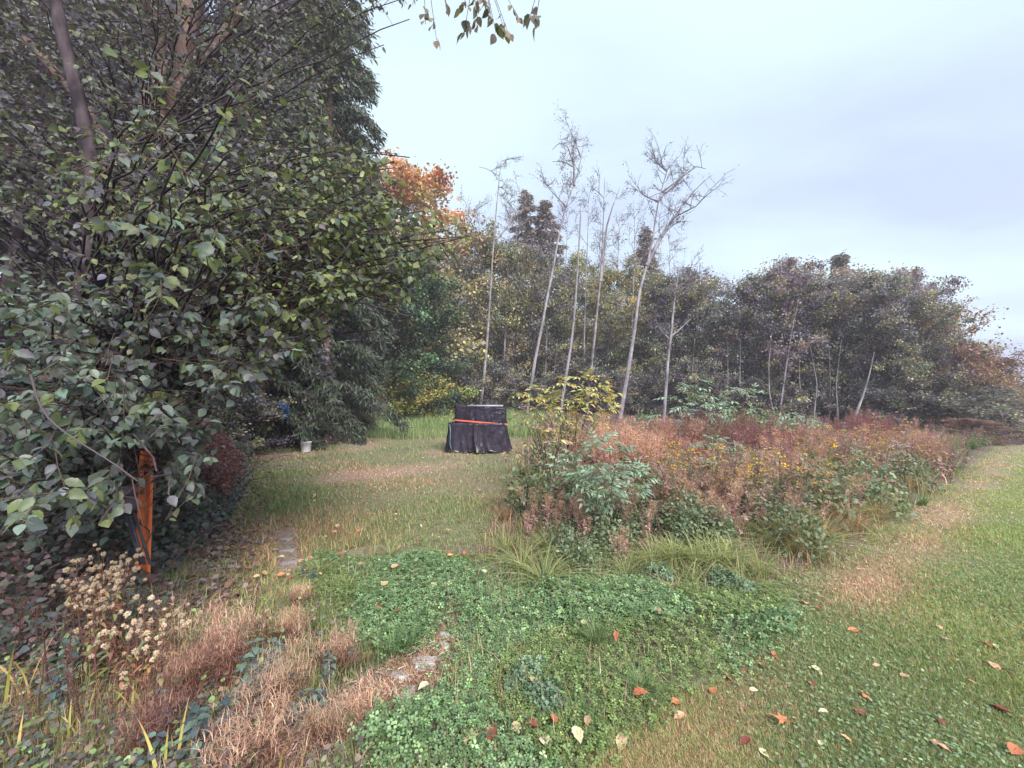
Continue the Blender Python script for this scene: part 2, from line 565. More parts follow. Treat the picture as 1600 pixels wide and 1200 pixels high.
def decid(seed, H, r0, crown_lo, spread, nlimb, nleaf, size, pal, lean=(0, 0), up=0.5, scat=0.3, sides=6, sub=5, droop=-0.1, pal2=None):
    """a broadleaf tree at the origin: (wood, leaves)"""
    g = np.random.default_rng(seed)
    wood, crown = MB(), MB()
    n = 14
    t = np.linspace(0, 1, n)
    wx = np.cumsum(g.normal(0, 0.012 * H, n)); wy = np.cumsum(g.normal(0, 0.012 * H, n))
    tr = np.stack([lean[0] * H * t ** 1.3 + wx - wx[0], lean[1] * H * t ** 1.3 + wy - wy[0], H * 0.95 * t], -1)
    wood.tube(tr, r0 * (1 - 0.92 * t) + 0.008, sides + 2)
    anchors, adir = [], []
    for k in range(nlimb):
        f = crown_lo + (0.98 - crown_lo) * (k + g.uniform(0, 1)) / nlimb
        p = np.array([np.interp(f, t, tr[:, c]) for c in range(3)])
        az = k * 2.4 + g.uniform(-0.5, 0.5)
        s = (f - crown_lo) / (1 - crown_lo)
        ln = spread * (0.45 + 0.75 * math.sin(math.pi * min(1, 0.22 + 0.72 * s))) * g.uniform(0.7, 1.15)
        if f > 0.9: ln *= 0.6
        el = up * g.uniform(0.5, 1.3) + 0.5 * s
        d = np.array([math.cos(az) * math.cos(el), math.sin(az) * math.cos(el), math.sin(el)])
        lp = curve_pts(p, d, ln, 7, (0, 0, droop), g, 0.1)
        rb = max(0.012, r0 * (1 - 0.9 * f) * 0.5)
        wood.tube(lp, np.linspace(rb, 0.008, 7), sides - 2)
        for m in range(sub):
            q = g.uniform(0.3, 1.0)
            sp = np.array([np.interp(q, np.linspace(0, 1, 7), lp[:, c]) for c in range(3)])
            sd = unit(lp[-1] - lp[0]) + g.normal(0, 0.6, 3)
            bp = curve_pts(sp, sd, ln * g.uniform(0.25, 0.5), 5, (0, 0, droop), g, 0.14)
            wood.tube(bp[::2], [0.012, 0.009, 0.005], 3)
            anchors += list(bp[1:]); adir += [bp[-1] - bp[0]] * 4
        anchors += list(lp[3:]); adir += [lp[-1] - lp[0]] * 4
    A = np.array(anchors)
    w = g.gamma(0.55, 1, len(A)); w /= w.sum()          # uneven clumps
    idx = g.choice(len(A), nleaf, p=w)
    P = A[idx] + g.normal(0, 1, (nleaf, 3)) * np.array([1, 1, 0.7]) * (scat * g.uniform(0.45, 1.05, len(A)))[idx][:, None]
    P[:, 2] = np.maximum(P[:, 2], 0.1)
    d = unit(g.normal(0, 1, (nleaf, 3)) + np.array([0, 0, -0.35]))
    nr = unit(g.normal(0, 0.7, (nleaf, 3)) + np.array([0, 0, 0.8]))
    L = size * g.uniform(0.6, 1.35, nleaf)
    clump = jitter(pal, len(A), 0.24, 0.06, g)
    C = clump[idx] * np.exp(g.normal(0, 0.2, (nleaf, 1)))
    if pal2 is not None:
        w2 = sig((P[:, 2] / H + g.normal(0, 0.06, nleaf) - 0.74) / 0.05)[:, None]
        C = C * w2 + jitter(pal2, nleaf, 0.25, 0.05, g) * (1 - w2)
    crown.inst(DIAMOND, P, frames(d, nr, L, L * 0.8), C)
    return wood, crown


def tree_proto(name, wood, crown, bark, leafm=None):
    root = thing(name, '', 'tree')
    wood.build('trunk', bark, root, smooth=True)
    crown.build('crown', leafm or M_CROWN, root)
    return root


PAL_GROVE = [srgb(84, 88, 80), srgb(96, 96, 88), srgb(78, 76, 88), srgb(104, 104, 80), srgb(74, 82, 74)]
PAL_GROVE = [c * np.array([1.85, 1.76, 1.88]) for c in PAL_GROVE]
PAL_OLIVE = [c * np.array([1.75, 1.65, 1.7]) for c in (srgb(114, 112, 80), srgb(98, 106, 80), srgb(126, 118, 80), srgb(88, 94, 84))]
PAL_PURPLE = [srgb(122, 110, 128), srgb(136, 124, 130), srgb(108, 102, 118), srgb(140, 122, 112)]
PAL_DARK = [srgb(80, 80, 84), srgb(84, 90, 84), srgb(94, 86, 104), srgb(68, 68, 76)]
PAL_ORANGE = [srgb(168, 126, 92), srgb(152, 108, 82), srgb(172, 138, 96), srgb(136, 118, 88)]
PAL_RUST = [srgb(116, 94, 90), srgb(126, 106, 92), srgb(106, 90, 96), srgb(134, 112, 84)]

protos = {}
protos['olive1'] = tree_proto('alder_tree', *decid(101, 11, 0.13, 0.10, 2.9, 44, 24000, 0.13, PAL_OLIVE + PAL_GROVE[:2], scat=0.32), M_BARK_GREY)
protos['olive2'] = tree_proto('alder_tree', *decid(102, 12, 0.14, 0.12, 2.6, 44, 22000, 0.13, PAL_OLIVE + PAL_GROVE, scat=0.34), M_BARK_GREY)
protos['grove1'] = tree_proto('alder_tree', *decid(103, 10, 0.12, 0.07, 2.9, 46, 26000, 0.125, PAL_GROVE, scat=0.3), M_BARK_GREY)
protos['grove2'] = tree_proto('alder_tree', *decid(104, 10, 0.11, 0.05, 2.6, 44, 24000, 0.125, PAL_GROVE + PAL_PURPLE[:1], scat=0.28), M_BARK_GREY)
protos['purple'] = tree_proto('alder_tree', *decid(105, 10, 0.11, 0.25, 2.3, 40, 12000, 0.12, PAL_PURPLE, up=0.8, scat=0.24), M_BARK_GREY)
protos['dark'] = tree_proto('forest_tree', *decid(106, 14, 0.2, 0.08, 3.6, 48, 26000, 0.17, PAL_DARK, scat=0.36), M_BARK_DARK)
protos['maple'] = tree_proto('maple_tree', *decid(107, 15, 0.25, 0.10, 3.8, 46, 22000, 0.2, PAL_ORANGE, scat=0.4, pal2=PAL_OLIVE + PAL_GROVE[:1]), M_BARK_GREY)
protos['rust'] = tree_proto('autumn_tree', *decid(108, 8, 0.12, 0.05, 2.6, 40, 20000, 0.12, PAL_RUST, scat=0.3), M_BARK_GREY)
protos['bush'] = tree_proto('thicket_bush', *decid(109, 2.6, 0.05, 0.02, 1.5, 30, 11000, 0.09, PAL_DARK + PAL_GROVE, scat=0.2, sub=4), M_BARK_DARK)
protos['brightbush'] = tree_proto('bramble_bush', *decid(110, 1.8, 0.04, 0.02, 1.5, 30, 10000, 0.09, [srgb(130, 135, 80), srgb(110, 125, 80), srgb(150, 140, 84)], scat=0.2, sub=4), M_BARK_DARK)
protos['greenmaple'] = tree_proto('maple_tree', *decid(111, 12, 0.2, 0.06, 3.4, 44, 22000, 0.18, [srgb(72, 92, 74), srgb(84, 108, 84), srgb(60, 78, 70)], scat=0.34), M_BARK_DARK)
used = set()


def place(kind, u, D, top=None, label='', group=None, cat='tree', rz=None, sxy=None, name=None, H=None):
    """stand a tree of this kind at bearing u, depth D, so that its top comes at picture height top"""
    h0 = {'olive1': 11, 'olive2': 12, 'grove1': 10, 'grove2': 10, 'purple': 10, 'dark': 14, 'maple': 15, 'rust': 8, 'bush': 2.6, 'brightbush': 1.8, 'greenmaple': 12}[kind]
    x = (u - 800) / F * D
    z = float(terrain(x, D))
    if top is not None:
        H = at(u, top + 14, D)[2] - z
        if u > 1370 and sxy is None: sxy = 0.8 * H / h0
    s = (H or h0) / h0
    o = protos[kind]
    if kind in used:
        o = copy_tree(o)
    used.add(kind)
    if name: o.name = name
    o.location = (x, D, z)
    o.rotation_euler = (0, 0, random.uniform(0, 6.28) if rz is None else rz)
    k = sxy or s
    o.scale = (k, k, s)
    tag(o, label, cat, group)
    return o


G_MID, G_RIGHT, G_BACK = 'leafy alders behind the bare trunks', 'alders of the dense grove on the right', 'trees deep in the wood'
SH_BACK = 'dark leafy tree deep in the wood behind the front trees'
# middle of the wood: behind the bare pale trunks
for kind, u, D, top, lab in [
        ('olive1', 655, 27, 352, 'olive green alder beside the orange topped maple'),
        ('olive2', 715, 29, 345, 'olive green alder above the bramble bank left of the black tarps'),
        ('olive1', 772, 30, 372, 'olive alder right behind the tarp covered stack'),
        ('grove1', 835, 31, 385, 'grey green alder behind the crooked pale trunk'),
        ('olive2', 890, 33, 388, 'yellowish alder behind the broken top snag'),
        ('olive1', 950, 31, 410, 'olive alder between the two tallest forked trunks'),
        ('olive2', 1010, 30, 405, 'yellow tinged alder behind the big forked pale trunk'),
        ('grove2', 1062, 29, 425, 'grey green alder behind the rightmost bare trunk'),
        ('grove1', 1110, 28, 432, 'grey alder at the left end of the right hand grove')]:
    place(kind, u, D, top, lab, G_MID)
for kind, u, D, top, lab in [
        ('grove2', 1155, 26, 428, 'second leafy alder of the right hand grove'),
        ('purple', 1205, 25, 405, 'thin crowned alder with twin pale stems in the right grove'),
        ('grove1', 1235, 26, 420, 'dense alder behind the twin pale stems'),
        ('grove2', 1285, 24, 430, 'dense alder below the pointed conifer tip'),
        ('purple', 1345, 24, 404, 'thin crowned purplish alder above the leaning pale stem'),
        ('grove1', 1350, 23, 425, 'dense alder behind the leaning pale stem'),
        ('grove2', 1385, 21.5, 425, 'dense alder right of the leaning pale stem'),
        ('purple', 1395, 22, 412, 'thin crowned purplish alder near the right end of the grove'),
        ('grove1', 1430, 20.5, 462, 'dense low alder near the right end of the grove')]:
    place(kind, u, D, top, lab, G_RIGHT)
place('rust', 1452, 21, 470, 'rusty leaved tree at the right end of the grove', sxy=0.9)
place('rust', 1490, 20.5, 530, 'orange brown tree sloping down at the right end of the grove')
place('grove2', 1515, 19.5, 590, 'dark low tree at the far right end of the grove', G_RIGHT, sxy=0.62)
place('grove2', 1488, 22, 478, 'dense grey alder filling the right shoulder of the grove', G_RIGHT, sxy=0.72)
place('rust', 1535, 21.5, 545, 'ochre leaved tree on the falling right shoulder of the grove', sxy=0.75)
place('grove1', 1560, 23, 590, 'last low tree of the grove above the far lawn', G_RIGHT, sxy=0.6)
place('rust', 1515, 15.5, 642, 'pinkish brown shrub at the foot of the grove beside the lawn', cat='shrub', name='autumn_shrub', sxy=0.42)
place('brightbush', 1385, 17.5, 664, 'pale green bramble mound at the foot of the right grove', cat='bush', sxy=1.1)
# deep rows
k = 0
for D, us, tops in [(37, range(600, 1500, 62), 440), (45, range(560, 1620, 66), 470), (34, range(1150, 1540, 60), 470)]:
    for u in us:
        top = tops + random.uniform(-25, 30)
        if u > 1380: top = 500 + (u - 1380) * 0.5
        place('dark' if k % 3 else 'grove1', u + random.uniform(-15, 15), D * random.uniform(0.95, 1.05), top, SH_BACK, G_BACK, sxy=0.75 + random.uniform(0, 0.25))
        k += 1
# understory along the foot of the wood
SH_UNDER = 'low dark bush in the shade at the foot of the wood'
for u in range(610, 1520, 42):
    D = np.interp(u, [600, 700, 1000, 1300, 1520], [25, 25.5, 26, 22, 18.5]) + random.uniform(-0.5, 1.5)
    place('bush', u + random.uniform(-12, 12), D, None, SH_UNDER, 'bushes at the foot of the wood', cat='bush', sxy=random.uniform(0.9, 1.4), H=random.uniform(1.6, 3.0))
for u, D, H, lab in [(585, 21, 1.5, 'yellow green bramble mound at the end of the tall grass'), (628, 22, 1.8, 'broad yellow green bramble mound beyond the tall grass'),
                     (672, 23, 1.9, 'pale green bramble mound left of the tarp covered stack')]:
    place('brightbush', u, D, None, lab, cat='bush', sxy=1.5, H=H)
for u, D, H, lab in [(368, 10.6, 1.6, 'leafy green bush left of the white bucket under the cedar'), (462, 13.2, 1.3, 'low leafy bush under the cedar behind the bucket'), (540, 17, 1.6, 'leafy bush at the foot of the tall cedar')]:
    place('bush', u, D, None, lab, cat='bush', sxy=0.8, H=H)
# left: maples and forest behind the cedar
place('maple', 622, 24, 246, 'tall maple with an orange autumn top above the near leaves', sxy=1.15)
place('greenmaple', 618, 21, 395, 'green maple with low boughs behind the drooping cedar', sxy=0.8)
place('greenmaple', 655, 24, 440, 'dark green maple beside the bramble bank', sxy=0.8)
SH_LEFT = 'dark forest tree filling the view behind the near leaves on the left'
for u, D, top in [(-60, 12, -300), (60, 14, -250), (190, 15, -200), (330, 16, -150), (440, 18, -60), (20, 9.5, 60), (130, 11, 150), (260, 12, 120), (390, 14.5, 150), (520, 21, 200), (560, 26, 250)]:
    place('dark', u, D, top, SH_LEFT, 'forest trees behind the near leaves', sxy=0.95)


# --- bare pale alders traced along their trunks
def bare_alder(label, path, D, r0, limbs=(), auto=8, leaf=300, snag=False, up=0.9, base=None, size=0.10, spread=2.2, dd=0.0):
    g = np.random.default_rng(int(path[0][0]) * 7 + len(path))
    up_path = [(u, v) for u, v in path]
    P = at(np.array([p[0] for p in up_path], float), np.array([p[1] for p in up_path], float), np.full(len(up_path), D))
    P[:, 1] += np.linspace(0, dd, len(P))
    bx = P[0] + (P[0] - P[1]) * 0.15
    zb = float(terrain(bx[0], D))
    if P[0, 2] > zb + 0.05:
        P = np.vstack([[bx[0], P[0, 1], zb - 0.1], P])
    # resample smoothly
    s = np.concatenate([[0], np.cumsum(np.linalg.norm(np.diff(P, axis=0), axis=1))])
    t = np.linspace(0, s[-1], 22)
    pts = np.stack([np.interp(t, s, P[:, c]) for c in range(3)], -1)
    for _ in range(1):
        pts[1:-1] = 0.25 * pts[:-2] + 0.5 * pts[1:-1] + 0.25 * pts[2:]
    H = s[-1]
    root = thing('bare_alder', label, 'tree', (pts[0][0], pts[0][1], zb), 'tall bare pale trunked alders')
    wood, crown, twigs = MB(), MB(), MB()
    tip = r0 * (0.35 if snag else 0.12)
    r0 *= 0.62; tip *= 0.6
    wood.tube(pts, np.linspace(r0, tip, 22), 9)
    ends = []
    paths = []
    for lp, lr in limbs:
        Q = at(np.array([p[0] for p in lp], float), np.array([p[1] for p in lp], float), np.full(len(lp), D))
        Q[:, 1] += np.linspace(0, g.uniform(-1.2, 1.2), len(Q))
        ss = np.concatenate([[0], np.cumsum(np.linalg.norm(np.diff(Q, axis=0), axis=1))])
        tt = np.linspace(0, ss[-1], 10)
        q = np.stack([np.interp(tt, ss, Q[:, c]) for c in range(3)], -1)
        wood.tube(q, np.linspace(lr, 0.015, 10), 6)
        paths.append((q, 0.25))
    paths.append((pts, 0.62))
    for q, f0 in paths:
        n_a = int(auto * 0.75) if q is pts else max(3, int(auto * 0.35))
        L0 = np.linalg.norm(q[-1] - q[0])
        for m in range(n_a):
            f = g.uniform(f0, 0.98)
            p = np.array([np.interp(f, np.linspace(0, 1, len(q)), q[:, c]) for c in range(3)])
            az = g.uniform(0, 6.28); el = up * g.uniform(0.4, 1.2)
            d = np.array([math.cos(az) * math.cos(el), math.sin(az) * math.cos(el), math.sin(el)])
            ln = spread * 1.25 * g.uniform(0.4, 1.0) * (1.15 - 0.6 * f)
            b = curve_pts(p, d, ln, 8, (0, 0, 0.12), g, 0.13)
            twigs.tube(b, np.linspace(0.02, 0.008, 8), 3)
            for w in range(6):
                sp = b[g.integers(2, 8)]
                c = curve_pts(sp, (b[-1] - b[0]) / ln + g.normal(0, 0.6, 3), ln * g.uniform(0.25, 0.55), 5, (0, 0, 0.1), g, 0.16)
                twigs.tube(c[::2], [0.010, 0.0075, 0.005], 3)
                ends += list(c[1:])
                for w2 in range(3):
                    c2 = curve_pts(c[g.integers(1, 5)], (c[-1] - c[0]) + g.normal(0, 0.35, 3), ln * 0.2, 4, (0, 0, 0), g, 0.16)
                    twigs.tube(c2[[0, 3]], [0.007, 0.004], 3)
                    ends.append(c2[-1])
    wood.build('trunk', M_BARK_PALE, root, smooth=True)
    if twigs.n:
        twigs.build('branches', M_BARK_GREY, root)['kind'] = 'stuff'
    if leaf and ends:
        E = np.array(ends); n = int(leaf * 0.65)
        P = E[g.integers(0, len(E), n)] + g.normal(0, 0.10, (n, 3))
        crown.inst(DIAMOND, P, frames(g.normal(0, 1, (n, 3)) + [0, 0, -0.6], g.normal(0, 1, (n, 3)), size * g.uniform(0.6, 1.2, n), size * 0.7), jitter(PAL_PURPLE, n, 0.2, 0.06, g))
        crown.build('crown', M_CROWN, root)
    return root


bare_alder('slim bare trunk with small dead twigs at its top, leftmost of the tall bare trees', [(750, 640), (756, 590), (762, 520), (766, 460), (769, 411), (774.5, 337), (784, 240)], 26, 0.2,
           limbs=[([(776, 374), (793, 354), (800, 335), (807, 315)], 0.07), ([(780, 275), (760, 262), (748, 258)], 0.03), ([(783, 252), (800, 248)], 0.03), ([(778, 300), (800, 308)], 0.02)], auto=4, leaf=160, spread=1.4, up=0.3)
bare_alder('crooked pale trunk with leafy tufts at its tall top, right of the tarps', [(824, 630), (833, 586), (836, 555), (844, 527), (853, 474), (866, 411), (874, 360), (886, 315), (897, 290), (907, 259), (909, 239), (916, 205)], 24, 0.2,
           limbs=[([(897, 290), (898, 253), (888, 217), (877, 208), (866, 215)], 0.08), ([(898, 262), (880, 255), (862, 258)], 0.05), ([(907, 245), (900, 225), (902, 205)], 0.05), ([(884, 322), (868, 312), (852, 300)], 0.05)], auto=16, leaf=1500, spread=1.5, up=0.7)
bare_alder('straight pale snag with a broken top beside the crooked trunk', [(876, 640), (886, 577), (895, 520), (901, 442), (905, 380), (908, 322)], 25, 0.19, auto=0, leaf=0, snag=True)
bare_alder('pale trunk forking into two thin bare tops in the middle', [(918, 620), (923, 583), (931, 505), (939, 427), (942, 363), (945, 276)], 25.5, 0.2,
           limbs=[([(938, 440), (945, 390), (949, 354), (959, 320), (973, 284)], 0.12), ([(944, 310), (936, 300), (925, 290)], 0.04)], auto=9, leaf=260, spread=1.6)
bare_alder('thickest pale trunk leaning right and forking widely at its top', [(968, 655), (981, 580), (991, 520), (998, 458), (1012, 410), (1020, 375), (1026, 326), (1035, 290), (1049, 247)], 23, 0.24,
           limbs=[([(1010, 415), (1037, 363), (1074, 312), (1094, 287), (1119, 267)], 0.13), ([(1056, 338), (1080, 330), (1092, 318)], 0.05), ([(1028, 315), (1012, 300), (1000, 282)], 0.06),
                  ([(1035, 300), (1062, 280), (1085, 262), (1100, 268)], 0.07), ([(1030, 310), (1052, 292), (1070, 280)], 0.05), ([(1042, 268), (1034, 250), (1030, 240)], 0.05), ([(1034, 370), (1052, 350), (1072, 345)], 0.05)],
           auto=22, leaf=700, spread=1.7, up=0.8)
bare_alder('pale trunk with a broken top and dead limbs low down, rightmost bare tree', [(1036, 665), (1044, 555), (1048, 527), (1053, 474), (1061, 416)], 22, 0.18,
           limbs=[([(1046, 530), (1038, 517), (1036, 508)], 0.05), ([(1048, 526), (1062, 515), (1080, 498)], 0.05), ([(1056, 455), (1070, 440), (1082, 425)], 0.03)], auto=6, leaf=120, snag=True, spread=1.3)
bare_alder('short grey snag standing alone above the grove', [(1090, 520), (1091, 470), (1092, 444), (1094, 410)], 30, 0.14, auto=0, leaf=0, snag=True)
bare_alder('thin twiggy bare tree between the snag and the forked trunk', [(912, 600), (913, 520), (915, 455), (919, 349), (919, 300)], 29, 0.14, auto=14, leaf=300, spread=2.0)
bare_alder('thin bare tree left of the thickest trunk', [(986, 600), (988, 500), (990, 433), (992, 349), (989, 312)], 29, 0.13, auto=14, leaf=400, spread=2.0)
bare_alder('thin bare tree right of the thickest trunk', [(1046, 600), (1046, 500), (1046, 433), (1047, 360)], 29, 0.12, auto=14, leaf=250, spread=1.8)
bare_alder('twiggy grey alder with sparse leaves beside the orange maple', [(716, 620), (716, 480), (718, 380), (722, 345), (734, 304)], 28, 0.15, auto=22, leaf=1200, spread=2.6)
bare_alder('twiggy grey alder with sparse leaves behind the leftmost bare trunk', [(800, 620), (803, 480), (806, 380), (812, 290)], 31, 0.15, auto=22, leaf=1200, spread=2.6)
bare_alder('thin grey alder with sparse leaves behind the two forked trunks', [(962, 620), (963, 480), (966, 400), (968, 330)], 32, 0.14, auto=20, leaf=900, spread=2.4)
for uu_, D_, top_, lab_ in [(742, 30, 330, 'wispy grey alder between the orange maple and the slim bare trunk'), (790, 29, 345, 'wispy grey alder just right of the slim bare trunk'), (855, 30, 345, 'wispy grey alder left of the crooked trunk top'),
                        (932, 31, 335, 'wispy grey alder behind the broken snag'), (1024, 31, 345, 'wispy grey alder behind the thickest trunk fork'), (1075, 28, 395, 'wispy grey alder at the right end of the bare trees'), (880, 32, 330, 'wispy grey alder behind the crooked trunk')]:
    bare_alder(lab_, [(uu_ - 4, 620), (uu_, 500), (uu_ + 4, 420), (uu_ + 7, top_)], D_, 0.13, auto=18, leaf=500, spread=2.0)
bare_alder('pale leaning stem at the front of the right grove', [(1328, 670), (1347, 622), (1358, 587), (1366, 550)], 19.5, 0.14, auto=0, leaf=0)
bare_alder('bowed pale stem at the front of the right grove', [(1212, 660), (1202, 616), (1201, 569), (1206, 520)], 22, 0.09, auto=0, leaf=0)
bare_alder('upright pale stem beside the bowed one in the right grove', [(1216, 660), (1228, 575), (1237, 519), (1247, 472)], 22, 0.11, auto=0, leaf=0)
for u, D in [(1130, 24), (1160, 23.5), (1270, 21.5), (1295, 22), (1310, 21), (1255, 22.5), (700, 27), (640, 25), (860, 27), (1085, 24)]:
    bare_alder('slender grey stem in the shade at the edge of the wood', [(u, 668), (u + random.uniform(-6, 8), 600), (u + random.uniform(-10, 14), 530)], D, 0.07, auto=0, leaf=0)


# --- conifers
def conifer(seed, H, rad, pal, n_br, droop=0.5, frond=10, size=(0.06, 0.3), lo=0.05, narrow=1.0):
    g = np.random.default_rng(seed)
    wood, crown = MB(), MB()
    t = np.linspace(0, 1, 10)
    tr = np.stack([np.cumsum(g.normal(0, 0.02, 10)), np.cumsum(g.normal(0, 0.02, 10)), t * H], -1)
    wood.tube(tr, 0.02 + 0.016 * H * (1 - t), 8)
    PP, DD, LL = [], [], []
    for k in range(n_br):
        f = lo + (1 - lo) * (k + g.uniform()) / n_br
        p = np.array([np.interp(f, t, tr[:, c]) for c in range(3)])
        az = k * 2.4 + g.uniform(-0.4, 0.4)
        ln = max(0.25, rad * (1 - f) ** narrow * g.uniform(0.7, 1.15))
        d = np.array([math.cos(az), math.sin(az), 0.25])
        b = curve_pts(p, d, ln, 9, (0, 0, -droop / max(ln, 1) * 1.6), g, 0.06)
        wood.tube(b, np.linspace(0.03, 0.006, 9), 4)
        m = int(frond * (2 + ln * 3))
        q = g.uniform(0.12, 1, m)
        bp = np.stack([np.interp(q, np.linspace(0, 1, 9), b[:, c]) for c in range(3)], -1)
        PP.append(bp + g.normal(0, 0.10, (m, 3))); 
        dd = np.stack([g.normal(0, 0.45, m) + d[0] * 0.5, g.normal(0, 0.45, m) + d[1] * 0.5, -np.abs(g.normal(droop, 0.4, m))], -1)
        DD.append(dd)
    P = np.concatenate(PP); Dv = np.concatenate(DD); n = len(P)
    L = size[1] * g.uniform(0.5, 1.4, n)
    crown.inst(DIAMOND, P, frames(Dv, g.normal(0, 1, (n, 3)), L, size[0] * g.uniform(0.7, 1.3, n)), jitter(pal, n, 0.28, 0.06, g))
    return wood, crown


PAL_CEDAR = [srgb(66, 80, 66), srgb(58, 64, 64), srgb(78, 92, 70), srgb(74, 70, 70)]
def cedar(label, seed, u, D, H, rad, n_br=150, frond=26, group=None, **kw):
    x = (u - 800) / F * D
    root = thing('cedar_tree', label, 'tree', (0, 0, 0), group)
    w, c = conifer(seed, H, rad, PAL_CEDAR, n_br, frond=frond, **kw)
    w.build('trunk', M_BARK_BROWN, root, smooth=True)
    c.build('crown', M_CONIFER, root)
    root.location = (x, D, float(terrain(x, D)))
    return root


cedar('tall cedar with hanging sprays at the edge of the clearing behind the near leaves', 201, 505, 14, 19, 2.9, 170, 60, droop=0.75, size=(0.05, 0.24), narrow=0.35, lo=0.03)
cedar('low sweeping cedar above the blue sheet on the left', 202, 405, 12, 12, 2.4, 100, 60, droop=0.8, size=(0.045, 0.2), narrow=0.45, lo=0.05)
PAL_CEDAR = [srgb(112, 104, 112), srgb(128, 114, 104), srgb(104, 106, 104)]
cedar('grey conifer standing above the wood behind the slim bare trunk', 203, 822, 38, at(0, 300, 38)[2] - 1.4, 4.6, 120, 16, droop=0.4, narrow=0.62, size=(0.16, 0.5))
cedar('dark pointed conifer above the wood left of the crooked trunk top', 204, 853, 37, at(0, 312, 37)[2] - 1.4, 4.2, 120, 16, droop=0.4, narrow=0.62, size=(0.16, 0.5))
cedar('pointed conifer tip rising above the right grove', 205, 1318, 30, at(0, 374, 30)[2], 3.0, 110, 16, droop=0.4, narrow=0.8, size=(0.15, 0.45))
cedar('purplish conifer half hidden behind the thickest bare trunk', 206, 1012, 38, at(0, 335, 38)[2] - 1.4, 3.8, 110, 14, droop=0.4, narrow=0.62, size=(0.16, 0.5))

# far wood beyond everything, reads as one mass
fw = MB()
n = 26000
uu = R.uniform(-300, 1850, n); DD = R.uniform(60, 75, n)
xx = (uu - 800) / F * DD; zt = terrain(xx, DD)
hh = (7 + 1.6 * sn(xx, DD * 0, 0.35, 31)) * np.where(xx > 55, 0.6, 1)
P = np.stack([xx, DD, zt + R.uniform(0, 1, n) ** 0.8 * hh], -1)
fw.inst(DIAMOND, P, frames(R.normal(0, 1, (n, 3)), R.normal(0, 1, (n, 3)), R.uniform(0.7, 1.5, n), R.uniform(0.6, 1.2, n)), jitter([srgb(84, 86, 92), srgb(96, 96, 92)], n, 0.2, 0.05))
tag(fw.build('distant_wood', M_CROWN), 'distant wood closing off the horizon', 'wood', kind='stuff')

# ------------------------------------------------------------------ near trees on the left
OUTLINE = [(-500, -400), (760, -400), (700, -30), (640, 15), (600, 60), (588, 140), (560, 200), (580, 228), (640, 240), (612, 268), (655, 305), (700, 348), (738, 366), (728, 388),
           (690, 420), (650, 445), (662, 500), (620, 492), (590, 462), (560, 472), (530, 520), (480, 560), (430, 605), (385, 615), (350, 640), (345, 690), (320, 745), (330, 790), (285, 775), (262, 815), (240, 850), (200, 815),
           (165, 872), (120, 835), (70, 868), (30, 830), (-500, 860)]
gN = np.random.default_rng(77)


def px_path(pts, D):
    D = np.broadcast_to(np.asarray(D, float), (len(pts),))
    return np.array([at(u, v, d) for (u, v), d in zip(pts, D)])


def smooth_path(P, n):
    P = np.asarray(P, float)
    s = np.concatenate([[0], np.cumsum(np.linalg.norm(np.diff(P, axis=0), axis=1))])
    t = np.linspace(0, s[-1], n)
    q = np.stack([np.interp(t, s, P[:, c]) for c in range(3)], -1)
    for _ in range(2):
        q[1:-1] = 0.25 * q[:-2] + 0.5 * q[1:-1] + 0.25 * q[2:]
    return q


stemA = smooth_path(np.vstack([[-4.0, 4.3, 0.1], px_path([(112, 520), (135, 420), (152, 310), (135, 200), (115, 120), (92, 40), (78, -40), (60, -300)], 4.3)]), 26)
stemB = smooth_path(np.vstack([[-8.0, 6.6, 0.2], px_path([(95, 600), (120, 540), (175, 430), (225, 300), (262, 170), (290, 30), (310, -120), (330, -500)], 6.6)]), 26)
treeA = thing('near_alder', 'slender dark stemmed alder with large grey green leaves close by on the left', 'tree', (-4.0, 4.3, 0.1))
treeB = thing('leaning_alder', 'thick brown trunked tree leaning right behind the near leaves', 'tree', (-8.0, 6.6, 0.2))
MB().tube(stemA, np.linspace(0.085, 0.05, 26), 10).build('trunk', M_BARK_DARK, treeA, smooth=True)
mbT = MB().tube(stemB, np.linspace(0.34, 0.24, 26) * (1 + 0.12 * gN.normal(0, 1, 26)), 14)
for (pp, D) in [([(262, 170), (300, 120), (350, 60), (400, -40)], 6.5), ([(225, 300), (170, 230), (120, 150), (40, 60)], 6.7), ([(280, 80), (240, 20), (200, -60)], 6.8)]:
    mbT.tube(smooth_path(px_path(pp, D), 12), np.linspace(0.12, 0.06, 12), 8)
mbT.build('trunk', M_BARK_BROWN, treeB, smooth=True)

C_LOW = [srgb(80, 92, 84), srgb(92, 106, 96), srgb(68, 76, 76), srgb(84, 86, 90)]      # dull grey green
C_MIDL = [srgb(96, 104, 70), srgb(80, 92, 70), srgb(76, 84, 76), srgb(106, 118, 74)]        # yellower
C_TOP = [srgb(78, 78, 80), srgb(72, 70, 82), srgb(84, 86, 76), srgb(90, 98, 74)]
LP, LD, LN, LS, LC, LO = [], [], [], [], [], []
twA, twB, brA, brB = MB(), MB(), [], []


